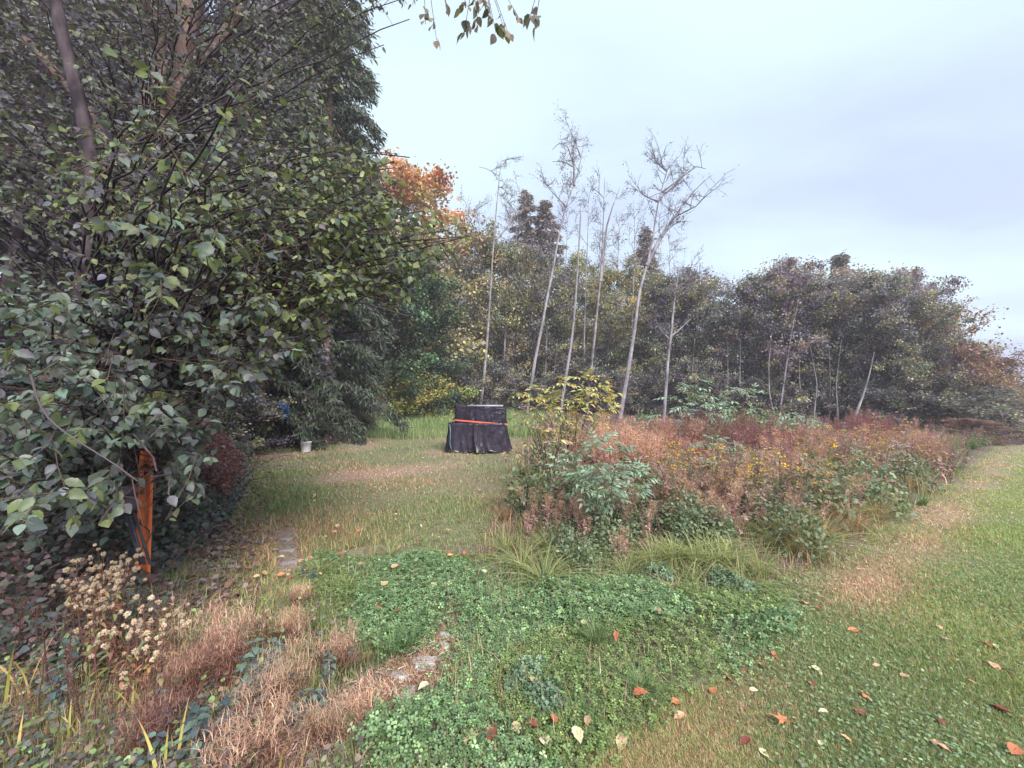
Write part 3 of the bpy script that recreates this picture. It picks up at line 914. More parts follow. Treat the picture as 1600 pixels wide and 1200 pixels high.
def leaves_on(path, n, size, pal, owner, f0=0.15, g=gN):
    q = np.sort(g.uniform(f0, 1.0, n))
    k = len(path)
    P = np.stack([np.interp(q, np.linspace(0, 1, k), path[:, c]) for c in range(3)], -1)
    tdir = unit(path[-1] - path[0])
    sidev = unit(np.cross(tdir, [0, 0, 1]))
    sgn = np.where(np.arange(n) % 2 == 0, 1, -1)[:, None]
    d = unit(tdir * 0.6 + sidev * sgn * 0.7 + g.normal(0, 0.35, (n, 3)) + np.array([0, 0, -0.65]))
    nrm = unit(np.array([0.08, -0.15, 0.75]) + g.normal(0, 0.45, (n, 3)))
    L = size * g.uniform(0.65, 1.25, n)
    LP.append(P + d * 0.012); LD.append(d); LN.append(nrm); LS.append(L)
    LC.append(jitter(pal, n, 0.2, 0.06, g)); LO.append(np.full(n, owner))


def bough(end, owner, g=gN, ntw=7, size=0.075, pal=C_LOW):
    st = stemA if owner == 0 else stemB
    # leave the stem below the end
    zt = end[2] - g.uniform(0.0, 0.5) * np.linalg.norm(end[:2] - st[len(st) // 2][:2])
    j = int(np.argmin(np.abs(st[:, 2] - max(0.5, zt))))
    p0 = st[j]
    mid = 0.5 * (p0 + end) + np.array([0, 0, 0.22 * np.linalg.norm(end - p0)]) * g.uniform(0.2, 1) + g.normal(0, 0.15, 3)
    t = np.linspace(0, 1, 12)[:, None]
    path = (1 - t) ** 2 * p0 + 2 * t * (1 - t) * mid + t ** 2 * end
    path[1:-1] += g.normal(0, 0.03, (10, 3))
    ln = np.linalg.norm(np.diff(path, axis=0), axis=1).sum()
    (brA if owner == 0 else brB).append((path, 0.006 * (1 + ln * 0.45)))
    tw = twA if owner == 0 else twB
    td = unit(path[-1] - path[-4])
    leaves_on(path[8:], 6, size, pal, owner, 0.0)
    for m in range(ntw):
        f = 1 - min(0.85, abs(g.normal(0, 0.9)) / max(ln, 0.7))
        p = np.array([np.interp(f, np.linspace(0, 1, 12), path[:, c]) for c in range(3)])
        d = unit(td + g.normal(0, 0.6, 3) + np.array([0, 0, -0.15]))
        tp = curve_pts(p, d, g.uniform(0.25, 0.65), 6, (0, 0, -0.5), g, 0.1)
        tu, tv_ = proj(tp[-2:])
        if not inpoly(tu, tv_, OUTLINE).all():
            continue
        tw.tube(tp[[0, 2, 5]], [0.0035, 0.0028, 0.0016], 3, C=srgb(92, 74, 70))
        leaves_on(tp, int(g.integers(7, 13)), size, pal, owner)


def sample_in(poly, n, box):
    out = []
    while len(out) < n:
        u, v = gN.uniform(box[0], box[1]), gN.uniform(box[2], box[3])
        if inpoly(np.array([u]), np.array([v]), poly)[0]:
            out.append((u, v))
    return out


for u, v in sample_in(OUTLINE, 135, (-150, 420, 430, 850)):
    bough(at(u, v, gN.uniform(2.1, 4.3)), 0, size=0.064, pal=C_LOW, ntw=9)
for u, v in sample_in(OUTLINE, 16, (-60, 300, 560, 830)):
    bough(at(u, v, gN.uniform(1.6, 2.1)), 0, size=0.066, pal=C_LOW, ntw=2)
for u, v in sample_in(OUTLINE, 200, (150, 740, 200, 640)):
    bough(at(u, v, gN.uniform(2.5, 5.2)), int(gN.uniform() < 0.45), size=0.056, pal=C_MIDL + C_TOP[:2], ntw=8)
for u, v in sample_in(OUTLINE, 14, (150, 420, 130, 420)):
    bough(at(u, v, gN.uniform(1.7, 2.3)), 0, size=0.07, pal=C_LOW + C_MIDL, ntw=2)
for u, v in sample_in(OUTLINE, 230, (-150, 640, -160, 330)):
    bough(at(u, v, gN.uniform(3.6, 7.6)), 1, size=0.064, pal=C_TOP, ntw=11)
for u, v in sample_in(OUTLINE, 60, (500, 742, 215, 505)):
    bough(at(u, v, gN.uniform(2.5, 3.6)), 0, size=0.056, pal=C_MIDL, ntw=8)
# drawn out tips that break the outline
for u, v, D in [(722, 370, 2.7), (695, 405, 2.8), (660, 330, 2.9), (640, 246, 3.0), (618, 262, 3.0), (652, 495, 3.1), (600, 470, 3.0), (330, 760, 2.6), (300, 780, 2.4), (560, 215, 3.5),
                (340, 640, 2.8), (590, 130, 4.0), (600, 70, 4.0), (640, 30, 3.8), (700, 360, 3.2), (660, 420, 3.0)]:
    bough(at(u, v, D), 0, size=0.056, pal=C_MIDL, ntw=4)
N0 = sum(len(a) for a in LP)
# overhead spray hanging into the sky at the top
over = [(645, 8), (665, 38), (682, 62), (700, 12), (722, 18), (725, 52), (745, 46), (768, 28), (775, 52), (790, 52), (796, 58), (812, 30), (828, 28), (836, 42), (742, 12), (758, 8)]
sp = smooth_path(np.vstack([stemA[-3], px_path([(300, -300), (520, -130), (700, -70), (850, -30)], [3.4, 2.8, 2.4, 2.3])]), 16)
brA.append((sp, 0.02))
for u, v in over:
    tipp = at(u, v, 2.3 + gN.uniform(-0.2, 0.2))
    st = sp[int(np.argmin(np.abs(sp[:, 0] - tipp[0] + 0.08)))]
    q = smooth_path(np.array([st, 0.5 * (st + tipp) + [0, 0, 0.05], tipp]), 7)
    twA.tube(q, np.linspace(0.003, 0.0013, 7), 4, C=srgb(92, 74, 70))
    leaves_on(q[4:], 5, 0.062, [srgb(96, 92, 84), srgb(110, 100, 80)], 0, 0.2)
LP, LD, LN, LS, LC, LO = (np.concatenate(a) for a in (LP, LD, LN, LS, LC, LO))
uu, vv = proj(LP + LD * (LS * 0.5)[:, None])
dep = LP[:, 1]
ok = inpoly(uu + gN.normal(0, 9, len(uu)), vv + gN.normal(0, 9, len(uu)), OUTLINE)
ok[N0:] = True
ok &= (dep > 1.15)
gap = sn(LP[:, 0] + 0.35 * LP[:, 1], LP[:, 2] + 0.3 * LP[:, 1], 3.4, 91) + 0.5 * sn(LP[:, 0], LP[:, 2] * 1.3, 8.0, 92)
ok &= (gap > -0.55) | (gN.uniform(0, 1, len(uu)) < 0.22) | (np.arange(len(uu)) >= N0)
ok &= ~((uu > 190) & (uu < 262) & (vv > 698) & (vv < 872) & (gN.uniform(0, 1, len(uu)) < 0.975) & (dep < 3.6))
LP, LD, LN, LS, LC, LO = (a[ok] for a in (LP, LD, LN, LS, LC, LO))
uu, vv, dep = uu[ok], vv[ok], dep[ok]
LS = LS * 1.0
fr = frames(LD, LN, LS, LS * gN.uniform(0.66, 0.86, len(LS)))
size_px = LS / dep * ((uu > -5) & (uu < 1600) & (vv > 0) & (vv < 900))
order = np.argsort(-size_px)
big = np.zeros(len(LP), bool); big[order[:300]] = True
big_meshes = []
for s in range(14):
    mb = MB(); tv, tt = serrate(s, 0.36 + 0.012 * (s % 7), 0.12 + 0.03 * (s % 5))
    mb.add(tv * 0.08, T=tt, C=jitter(C_LOW + C_MIDL[:2] if s % 3 else C_MIDL, 1, 0.15, 0.05, gN)[0])
    k = 0.08 * 0.04
    mb.tube(np.array([[0, -0.02, 0.004], [0, 0.0, 0.0], [0, 0.03, -0.001]]), 0.0011, 4, C=srgb(150, 150, 90))
    big_meshes.append(mb.mesh('leaf', M_LEAF, smooth=True))
import mathutils
for j, k in enumerate(np.where(big)[0]):
    par = treeA if LO[k] == 0 else treeB
    o = bpy.data.objects.new('leaf', big_meshes[j % 14]); COL.objects.link(o); o.parent = par
    m = fr[k] / 0.08
    p = LP[k] - np.array(par.location)
    o.matrix_basis = mathutils.Matrix([[*m[0], p[0]], [*m[1], p[1]], [*m[2], p[2]], [0, 0, 0, 1]])
for owner, par, tw, br in ((0, treeA, twA, brA), (1, treeB, twB, brB)):
    near = (LO == owner) & ~big & (dep < 2.5)
    farl = (LO == owner) & ~big & (dep > 4.6)
    rest = (LO == owner) & ~big & ~near & ~farl
    mb = MB().inst(OVATE, LP[near], fr[near], LC[near]).inst(OVATE_LO, LP[rest], fr[rest], LC[rest]).inst(OVATE_FAR, LP[farl], fr[farl], LC[farl])
    mb.build('foliage', M_LEAF, par, smooth=True)['kind'] = 'stuff'
    tw.build('twigs', M_TWIG, par)['kind'] = 'stuff'
    br = sorted(br, key=lambda b: -b[1])
    for path, r in br[:40]:
        MB().tube(path, np.linspace(r, 0.004, len(path)), 6).build('branch', M_BARK_DARK, par, smooth=True)
    m = MB()
    for path, r in br[40:]:
        m.tube(path, np.linspace(r, 0.004, len(path)), 5)
    if m.n:
        m.build('small_branches', M_BARK_DARK, par, smooth=True)['kind'] = 'stuff'
# one pale bare stick slanting through the lower leaves
MB().tube(smooth_path(px_path([(48, 585), (62, 640), (85, 665), (130, 695), (180, 725), (215, 752)], 1.75), 14), np.linspace(0.0045, 0.0025, 14), 7, C=srgb(92, 82, 86)).build('branch', M_TWIG, treeA, smooth=True)
print('near leaves', len(LP))

# ------------------------------------------------------------------ blades and tufts
def blades(mb, P, az, L, W, bend, C, seg=3, tipC=None):
    P = np.asarray(P, float); N = len(P)
    if N == 0: return mb
    bc = lambda a: np.broadcast_to(np.asarray(a, float), (N,))
    az, L, W, bend = bc(az), bc(L), bc(W), bc(bend)
    h = np.stack([np.cos(az), np.sin(az), 0 * az], -1); s = np.stack([-np.sin(az), np.cos(az), 0 * az], -1)
    V, CC = [], []
    C = np.broadcast_to(np.asarray(C, float), (N, 3))
    tipC = C if tipC is None else np.broadcast_to(np.asarray(tipC, float), (N, 3))
    for k in range(seg + 1):
        t = k / seg
        c = P + h * (bend * L * t ** 1.8)[:, None] * 0.9
        c = c + np.array([0, 0, 1.0]) * (L * t * (1 - 0.5 * np.clip(bend, 0, 1.6) * t))[:, None]
        col = C * (1 - t ** 2) + tipC * t ** 2
        if k < seg:
            w = (W * (1 - t ** 2) * 0.5)[:, None]
            V += [c - s * w, c + s * w]; CC += [col, col]
        else:
            V.append(c); CC.append(col)
    nv = 2 * seg + 1
    tt = []
    for k in range(seg - 1):
        a = 2 * k; tt += [[a, a + 1, a + 3], [a, a + 3, a + 2]]
    tt.append([2 * seg - 2, 2 * seg - 1, 2 * seg])
    V = np.stack(V, 1).reshape(-1, 3); CC = np.stack(CC, 1).reshape(-1, 3)
    T = (np.array(tt)[None] + (np.arange(N) * nv)[:, None, None]).reshape(-1, 3)
    return mb.add(V, T=T, C=CC)


def tuft(seed, n, L, W, pal, tip=None, spread=0.06, bend=(0.2, 1.3), seg=4):
    g = np.random.default_rng(seed); mb = MB()
    az = g.uniform(0, 6.28, n)
    P = np.stack([np.cos(az), np.sin(az), 0 * az], -1) * (spread * np.sqrt(g.uniform(0, 1, n)))[:, None]
    C = jitter(pal, n, 0.2, 0.06, g)
    tc = C * 0.6 + 0.4 * np.asarray(tip) if tip is not None else C
    return blades(mb, P, az + g.normal(0, 0.4, n), L * g.uniform(0.5, 1.15, n), W * g.uniform(0.7, 1.2, n), g.uniform(*bend, n), C, seg, tc)


# ------------------------------------------------------------------ grass and ground cover
G_GREEN = [srgb(126, 138, 88), srgb(114, 128, 82), srgb(138, 148, 98)]
G_STRAW = [srgb(172, 150, 124), srgb(156, 132, 112), srgb(186, 166, 138)]
G_PINK = [srgb(160, 122, 102), srgb(146, 108, 92), srgb(176, 138, 112)]
G_DEEP = [srgb(106, 122, 84), srgb(94, 112, 78), srgb(116, 132, 92)]


def ground_samples(n, u0, u1, v0, v1):
    u = R.uniform(u0, u1, n); v = R.uniform(v0, v1, n)
    P = gp(u, v)
    keep = (P[:, 1] > 0.9) & (P[:, 1] < 45) & (P[:, 2] < 3.0)
    return P[keep], u[keep], v[keep]


def pick(w, a, b):
    return np.where((R.uniform(0, 1, len(w)) < w)[:, None], jitter(b, len(w)), jitter(a, len(w)))


# mown lawn: fine blades plus small flat weed leaves
P, u, v = ground_samples(380000, 850, 1850, 690, 1330)
q = lawn_q(P[:, 0], P[:, 1])
m = (q > -0.15 + 0.12 * sn(P[:, 0], P[:, 1], 3, 40)); P, q = P[m], q[m]
x, y = P[:, 0], P[:, 1]
worn = np.clip(np.exp(-((q - 0.24) / 0.27) ** 2) * (0.66 + 0.45 * sn(x, y, 2.6, 23)) * (0.6 + 0.4 * sig((y - 2.9) * 4)) + 0.6 * np.exp(-((q - 1.2) / 0.28) ** 2) * (0.4 + 0.7 * sn(x, y, 2.2, 24)) * sig((y - 3.2) * 2) + 0.12, 0, 0.92)
D = np.hypot(x, y)
patch = sig(3 * sn(x, y, 1.7, 41))
base = np.where((R.uniform(0, 1, len(x)) < patch)[:, None], jitter(G_GREEN, len(x), 0.22), jitter(G_DEEP, len(x), 0.22))
warm = sig((D - 8) / 2.5)[:, None]
base = base * (1 - warm) + warm * jitter([srgb(150, 166, 92), srgb(138, 156, 84)], len(x), 0.15)
C = np.where((R.uniform(0, 1, len(x)) < worn)[:, None], jitter(G_STRAW + G_PINK[:2], len(x)), base)
blades(lawn_mb := MB(), P, R.uniform(0, 6.28, len(x)), R.uniform(0.018, 0.045, len(x)) * (1 + 0.25 * sn(x, y, 4, 42)), 0.0035 * np.maximum(1, D / 2.6), R.uniform(0.2, 1.3, len(x)), C, 1)
tag(lawn_mb.build('lawn_grass', M_BLADE), 'short mown lawn grass along the right side', 'grass', kind='stuff')
sel = (D < 7) & (R.uniform(0, 1, len(x)) < 0.13 * np.clip(0.7 + 0.8 * sn(x, y, 2.2, 43), 0, 1.5) * (1 - worn))
Pw = P[sel] + np.stack([R.normal(0, 0.01, sel.sum()), R.normal(0, 0.01, sel.sum()), R.uniform(0.01, 0.03, sel.sum())], -1)
nw = len(Pw)
MBw = MB().inst(FLAT4, Pw, frames(R.normal(0, 1, (nw, 3)) * [1, 1, 0.25], R.normal(0, 0.3, (nw, 3)) + [0, 0, 1], R.uniform(0.009, 0.022, nw), R.uniform(0.009, 0.02, nw)), jitter([srgb(108, 128, 94), srgb(94, 112, 84), srgb(124, 142, 106)], nw, 0.2))
tag(MBw.build('lawn_weeds', M_COVER), 'low broad weed leaves scattered through the lawn', 'weeds', kind='stuff')

# clearing: rough grass, green and straw
P, u, v = ground_samples(360000, -150, 980, 640, 1300)
x, y = P[:, 0], P[:, 1]
m = (bramble_q(x, y) < 0.25 + 0.2 * sn(x, y, 3, 44)) & (x < island_x(y) + 0.5) & (lawn_q(x, y) < -0.1) & ~((x < -0.75) & (y < 2.75 + 0.2 * sn(x, y, 3, 81)) & (R.uniform(0, 1, len(x)) < 0.85))
P, x, y, u, v = P[m], x[m], y[m], u[m], v[m]
D = np.hypot(x, y)
m = ~(inpoly(u + 14 * sn(x, y, 7, 52), v + 12 * sn(x, y, 7, 53), CLOVER) & (R.uniform(0, 1, len(u)) < 0.9)); P, x, y, u, v, D = P[m], x[m], y[m], u[m], v[m], D[m]
bare = inpoly(u + 12 * sn(x, y, 9, 45), v + 10 * sn(x, y, 9, 46), BARE)
pk = sig((sn(x, y, 1.9, 22) + 0.4 * sn(x, y, 6, 47)) * 4 - 2.4)
nearpatch = np.exp(-(((u - 590) / 95) ** 2 + ((v - 748) / 22) ** 2)) + 0.8 * np.exp(-(((u - 500) / 60) ** 2 + ((v - 668) / 14) ** 2)) + 0.6 * np.exp(-(((u - 400) / 70) ** 2 + ((v - 880) / 60) ** 2))
straw = np.clip(0.10 + 0.20 * sn(x, y, 2.4, 48) + 0.35 * pk + 0.75 * nearpatch, 0.06, 0.95)
straw = np.where(bare, 0.93, straw)
C = pick(straw, G_GREEN + G_DEEP, G_STRAW + G_PINK)
h = (0.07 + 0.035 * sn(x, y, 2.1, 49) + 0.02 * R.normal(0, 1, len(x))) * np.where(bare, 0.5, 1) * (1 - 0.45 * np.clip(nearpatch, 0, 1))
thin = R.uniform(0, 1, len(x)) < np.where(bare, 0.35, 1.0)
pa, pb_ = gp(446, 830), gp(453, 892)
tt_ = np.clip(((x - pa[0]) * (pb_ - pa)[0] + (y - pa[1]) * (pb_ - pa)[1]) / ((pb_ - pa)[:2] ** 2).sum(), 0, 1)
thin &= np.hypot(x - pa[0] - tt_ * (pb_ - pa)[0], y - pa[1] - tt_ * (pb_ - pa)[1]) > 0.11
h = np.clip(h, 0.015, 0.2)
blades(mb := MB(), P[thin], R.uniform(0, 6.28, thin.sum()), (h * R.uniform(0.6, 1.5, len(x)))[thin], (0.0048 * np.maximum(1, D / 3.2))[thin], R.uniform(0.2, 1.2, thin.sum()), C[thin], 1)
tag(mb.build('clearing_grass', M_BLADE), 'rough green and straw grass over the clearing', 'grass', kind='stuff')

# tall green grass at the back of the clearing
n = 42000
x = R.uniform(-15, 2.5, n); y = R.uniform(14.0, 25, n)
front = 15.2 - 0.25 * (x + 5) * (x < -5) + 0.5 * sn(x, y, 1.0, 50)
m = (y > front) & (x > -1.05 * (y - 8.0)); x, y = x[m], y[m]
P = np.stack([x, y, terrain(x, y)], -1)
blades(mb := MB(), P, R.uniform(0, 6.28, len(x)), R.uniform(0.3, 0.62, len(x)) * (1 + 0.25 * sn(x, y, 1.3, 51)), R.uniform(0.012, 0.024, len(x)), R.uniform(0.1, 0.7, len(x)),
       jitter([srgb(118, 138, 96), srgb(106, 130, 92), srgb(136, 148, 104)], len(x), 0.18), 2, None)
tag(mb.build('tall_grass', M_BLADE), 'tall soft green grass at the back of the clearing', 'grass', kind='stuff')

# creeping clover and buttercup carpet in front
ang = np.array([0, 2.09, 4.19])
cl_v, cl_t = [], []
for a in ang:
    b = len(cl_v)
    for (px, py, pz) in ((0, 0.05, 0), (0.38, 0.62, 0.12), (0.0, 1.0, 0.0), (-0.38, 0.62, 0.12)):
        cl_v.append([px * math.cos(a) - py * math.sin(a), px * math.sin(a) + py * math.cos(a), pz])
    cl_t += [[b, b + 1, b + 2], [b, b + 2, b + 3]]
TREFOIL = T_(cl_v, cl_t)
n = 95000
x = R.uniform(-2.0, 3.1, n); y = R.uniform(1.25, 3.95, n)
P = np.stack([x, y, terrain(x, y)], -1)
u, v = proj(P)
m = inpoly(u + 14 * sn(x, y, 7, 52) + R.normal(0, 22, n), v + 12 * sn(x, y, 7, 53) + R.normal(0, 16, n), CLOVER)
m &= R.uniform(0, 1, n) < np.clip(0.95 + 0.2 * sn(x, y, 3.1, 54), 0.6, 1)
P, x, y = P[m], x[m], y[m]
mound = np.clip(0.07 + 0.03 * sn(x, y, 4.5, 55) + 0.025 * sn(x, y, 9, 56), 0.03, 0.2)
P[:, 2] += mound * R.uniform(0.35, 1.05, len(x))
n = len(x)
S = R.uniform(0.012, 0.025, n) * np.clip(1 + 0.2 * sn(x, y, 2.6, 57), 0.75, 1.4)
pal1, pal2 = jitter([srgb(100, 126, 88), srgb(84, 108, 76), srgb(120, 144, 106)], n, 0.3), jitter([srgb(110, 128, 80), srgb(92, 110, 70)], n, 0.3)
C = np.where(sn(x, y, 2.1, 58)[:, None] > 0.4, pal2, pal1)
mb = MB().inst(TREFOIL, P, frames(R.normal(0, 1, (n, 3)) * [1, 1, 0.15], R.normal(0, 0.33, (n, 3)) + [0, -0.15, 1], S, S), C)
tag(mb.build('clover_carpet', M_COVER), 'green carpet of clover and creeping weeds in front', 'ground cover', kind='stuff')
print('clover', n)

# litter of dead leaves and stalks in the weed patch and under the brambles
n = 60000
P, u, v = ground_samples(170000, -250, 1620, 690, 1330)
x, y = P[:, 0], P[:, 1]
ins = ((x > island_x(y) - 0.1) & (lawn_q(x, y) < 0.15)) | (bramble_q(x, y) > -0.5)
bare = inpoly(u, v, BARE)
m = ((ins & (R.uniform(0, 1, len(x)) < 0.5)) | bare) & (y < 16) & ~inpoly(u, v, CLOVER) & ~((v > 960) & (u > 760))
P, x, y = P[m], x[m], y[m]
P[:, 2] += R.uniform(0.003, 0.05, len(x))
n = len(x); D = np.hypot(x, y)
mb = MB().inst(SLIVER, P, frames(R.normal(0, 1, (n, 3)) * [1, 1, 0.3], R.normal(0, 0.5, (n, 3)) + [0, 0, 1], R.uniform(0.02, 0.07, n), R.uniform(0.002, 0.006, n) * np.maximum(1, D / 3)),
               jitter([srgb(146, 124, 112), srgb(122, 100, 94), srgb(104, 84, 82), srgb(170, 150, 134)], n, 0.25))
tag(mb.build('plant_litter', M_LITTER), 'dead stalk litter on the soil under the weeds', 'litter', kind='stuff')

# ------------------------------------------------------------------ brambles under the near trees
PAL_BRAM = [srgb(70, 80, 74), srgb(84, 92, 86), srgb(62, 66, 72), srgb(96, 84, 82), srgb(78, 88, 74)]
PAL_BROWN = [srgb(104, 82, 76), srgb(120, 96, 84), srgb(88, 72, 74)]


def bramble(label, y0, y1, n, hmax, q0=-0.05, q1=2.6, pal=PAL_BRAM, size=0.055, seed=1, ncane=14, h0=0.15):
    g = np.random.default_rng(seed)
    y = g.uniform(y0, y1, n); qq = g.uniform(0, 1, n) ** 1.2 * (q1 - q0) + q0
    x = y * 0
    for _ in range(2):
        x = (bramble_q(x * 0, y) - qq)
    x = bramble_q(np.zeros(n), y) - qq
    hh = np.minimum(hmax, h0 + hmax * 0.75 * qq) * (0.85 + 0.3 * sn(x, y, 2.2, seed + 60))
    z = terrain(x, y) + np.clip(hh, 0.05, 9) * g.uniform(0, 1, n) ** 0.45
    P = np.stack([x, y, z], -1)
    pu, pv = proj(P)
    P = P[~((pu > 196) & (pu < 250) & (pv > 712) & (pv < 845) & (P[:, 1] < 3.9) & (g.uniform(0, 1, n) < 0.93))]; n = len(P)
    c = P.mean(0)
    root = thing('bramble_bush', label, 'bush', (c[0], c[1], float(terrain(c[0], c[1]))), 'brambles under the near trees')
    d = unit(g.normal(0, 1, (n, 3)) * [1, 1, 0.5] + [0, 0, -0.2]); nr = unit(g.normal(0, 0.45, (n, 3)) + [0.25, -0.45, 0.75])
    L = size * g.uniform(0.6, 1.3, n)
    MB().inst(OVATE_LO, P, frames(d, nr, L, L * 1.05), jitter(pal, n, 0.25, 0.07, g)).build('foliage', M_HERB, root, smooth=True)['kind'] = 'stuff'
    for k in range(ncane):
        a = P[g.integers(0, n)].copy(); a[2] = float(terrain(a[0], a[1]))
        cp = curve_pts(a, (g.uniform(-0.5, 0.9), g.uniform(-0.8, 0.3), 1.2), hmax * g.uniform(0.8, 1.5), 10, (0.1, -0.1, -0.9), g, 0.08)
        MB().tube(cp, np.linspace(0.006, 0.003, 10), 5, C=srgb(110, 78, 80)).build('cane', M_TWIG, root)
    return root


bramble('brownish bramble at the very front on the left behind the fluffy seed heads', 2.2, 3.3, 4200, 0.62, -0.3, 2.2, PAL_BRAM[:3] + PAL_BROWN[2:] + PAL_BRAM[3:4], 0.046, 1)
bramble('dark bramble around the foot of the orange marker post', 3.2, 4.6, 5200, 1.0, -0.05, 2.6, PAL_BRAM + PAL_BROWN[:1], 0.058, 2)
bramble('dark bramble just behind the orange marker post', 4.5, 6.2, 6500, 1.25, -0.1, 2.8, PAL_BRAM, 0.058, 3)
bramble('dark bramble between the marker post and the white bucket', 6.0, 8.6, 7000, 1.35, -0.1, 3.0, PAL_BRAM, 0.065, 4)
bramble('low leafy bramble left of the white bucket', 8.4, 12, 6500, 1.2, 0.2, 3.4, PAL_BRAM, 0.075, 5)
bramble('dry reddish brown leafed bramble in the shade left of the clearing', 5.6, 7.6, 2600, 1.35, 0.0, 0.9, [srgb(106, 74, 70), srgb(92, 66, 68), srgb(120, 86, 76)], 0.045, 6, 10, 0.5)

# dead leaf litter at the foot of the brambles
P, u, v = ground_samples(30000, 150, 480, 690, 960)
m = np.abs(bramble_q(P[:, 0], P[:, 1]) + 0.1) < 0.45 + 0.2 * R.normal(0, 1, len(P)); P = P[m]; n = len(P)
D = P[:, 1]
P[:, 2] += R.uniform(0.01, 0.05, n)
mb = MB().inst(OVATE_LO, P[::4], frames(R.normal(0, 1, (n, 3)) * [1, 1, 0.25], R.normal(0, 0.45, (n, 3)) + [0, 0, 1], R.uniform(0.04, 0.075, n), R.uniform(0.04, 0.07, n))[::4], jitter(PAL_BROWN + [srgb(120, 108, 108), srgb(104, 96, 100)], n, 0.25)[::4])
tag(mb.build('dead_leaf_litter', M_LITTER), 'dead brown leaves lying at the foot of the brambles', 'leaf litter', kind='stuff')

# ------------------------------------------------------------------ man made things
M_TARP = solid_mat('black_tarp', (0.018, 0.013, 0.024), (0.04, 0.031, 0.052), 3, 0.24, 0.8, 0.6, bscale=5)
M_TARP_LIT = solid_mat('lit_tarp_top', (0.30, 0.28, 0.36), (0.42, 0.40, 0.48), 6, 0.5, 0.1)  # pale colour for the light along the tarp's top
M_STRAP = solid_mat('orange_strap', (0.75, 0.13, 0.07), (0.85, 0.19, 0.10), 20, 0.6)
M_GREEN_STRAP = solid_mat('teal_cord', (0.10, 0.20, 0.22), (0.18, 0.30, 0.31), 20, 0.6)
M_WHITE = solid_mat('white_plastic', (0.74, 0.72, 0.78), (0.82, 0.80, 0.84), 5, 0.45, 0.05)
M_BLUE = solid_mat('blue_sheet', (0.014, 0.04, 0.11), (0.02, 0.06, 0.17), 7, 0.45, 0.5, bscale=10)
M_ORANGE = solid_mat('orange_plastic', (0.95, 0.19, 0.06), (0.97, 0.25, 0.08), 9, 0.45, 0.1)
M_INK = solid_mat('black_ink', (0.015, 0.012, 0.015), (0.03, 0.025, 0.03), 9, 0.6)
M_BLACKMETAL = solid_mat('dark_metal', (0.03, 0.025, 0.04), (0.07, 0.06, 0.085), 12, 0.45, 0.2)
M_GREYPLASTIC = solid_mat('grey_plastic', (0.16, 0.13, 0.20), (0.24, 0.20, 0.29), 4, 0.4, 0.1)
M_STONE = solid_mat('pale_stone', (0.42, 0.38, 0.36), (0.62, 0.58, 0.56), 14, 0.9, 0.7, 0.2)
M_PAVER = solid_mat('grey_paver', (0.20, 0.16, 0.16), (0.34, 0.29, 0.28), 16, 0.9, 0.7, 0.2)


def superell(s, a, b, p=4.0):
    c, d = np.cos(s), np.sin(s)
    r = (np.abs(c / a) ** p + np.abs(d / b) ** p) ** (-1 / p)
    return r * c, r * d


def drape(seed, a, b, z0, z1, flare, fold, top_sag=0.03, ns=260, nz=18, nfold=17, p=8.0, lift=0.0):
    """a sheet draped over a box: skirt with folds that deepen downwards, closed top"""
    g = np.random.default_rng(seed)
    s = np.linspace(0, 2 * math.pi, ns, endpoint=False)
    ph = np.cumsum(g.uniform(0.4, 1.6, ns)); ph = ph / ph[-1] * 2 * math.pi * nfold
    env = 0.35 + 0.65 * np.clip(0.5 + 0.6 * np.sin(s * 3 + seed) + 0.5 * np.sin(s * 7 + 2 * seed), 0, 1.3)
    prof = (np.sin(ph) * 0.5 + 0.5 * np.sin(ph * 0.43 + 1.3) + 0.3 * np.sin(ph * 1.9 + 0.5)) * env
    V = []
    for k in range(nz + 1):
        t = k / nz
        sc = 1 + flare * t ** 1.4
        x, y = superell(s, a, b, p - 1.6 * t)
        pr = np.interp(s + 0.12 * math.sin(3 * t + seed) * t, np.append(s, s + 2 * math.pi), np.append(prof, prof))
        off = fold * t ** 0.8 * pr + 0.010 * np.sin(ph * 0.9 + 9 * t) * np.sin(5 * t + s * 4) + 0.004 * g.normal(0, 1, ns)
        nx_, ny_ = unit(np.stack([x, y], -1)).T
        drift = 0.05 * t * np.sin(s * 3 + 2)
        z = z1 + (z0 - z1) * t + (0.02 * np.sin(s * 2 + 1) if k == 0 else 0) + (lift * (1 + np.sin(ph * 0.7)) * 0.5 if k == nz else 0)
        V.append(np.stack([x * sc + nx_ * off + drift * ny_, y * sc + ny_ * off, z + 0 * s], -1))
    for t in (0.97, 0.85, 0.6, 0.3, 0.02):
        x, y = superell(s, a * t, b * t, p)
        V.append(np.stack([x, y, z1 + 0.012 - top_sag * (1 - t) + 0.012 * np.sin(x * 9) * np.cos(y * 11)], -1))
    # order: top centre -> rim -> skirt
    rows = V[nz + 1:][::-1] + V[:nz + 1]
    Vv = np.concatenate(rows); m_ = len(rows)
    i = np.arange(m_ - 1)[:, None] * ns; j = np.arange(ns)[None]; j2 = (j + 1) % ns
    Q = np.stack([i + j, i + ns + j, i + ns + j2, i + j2], -1).reshape(-1, 4)
    return Vv, Q


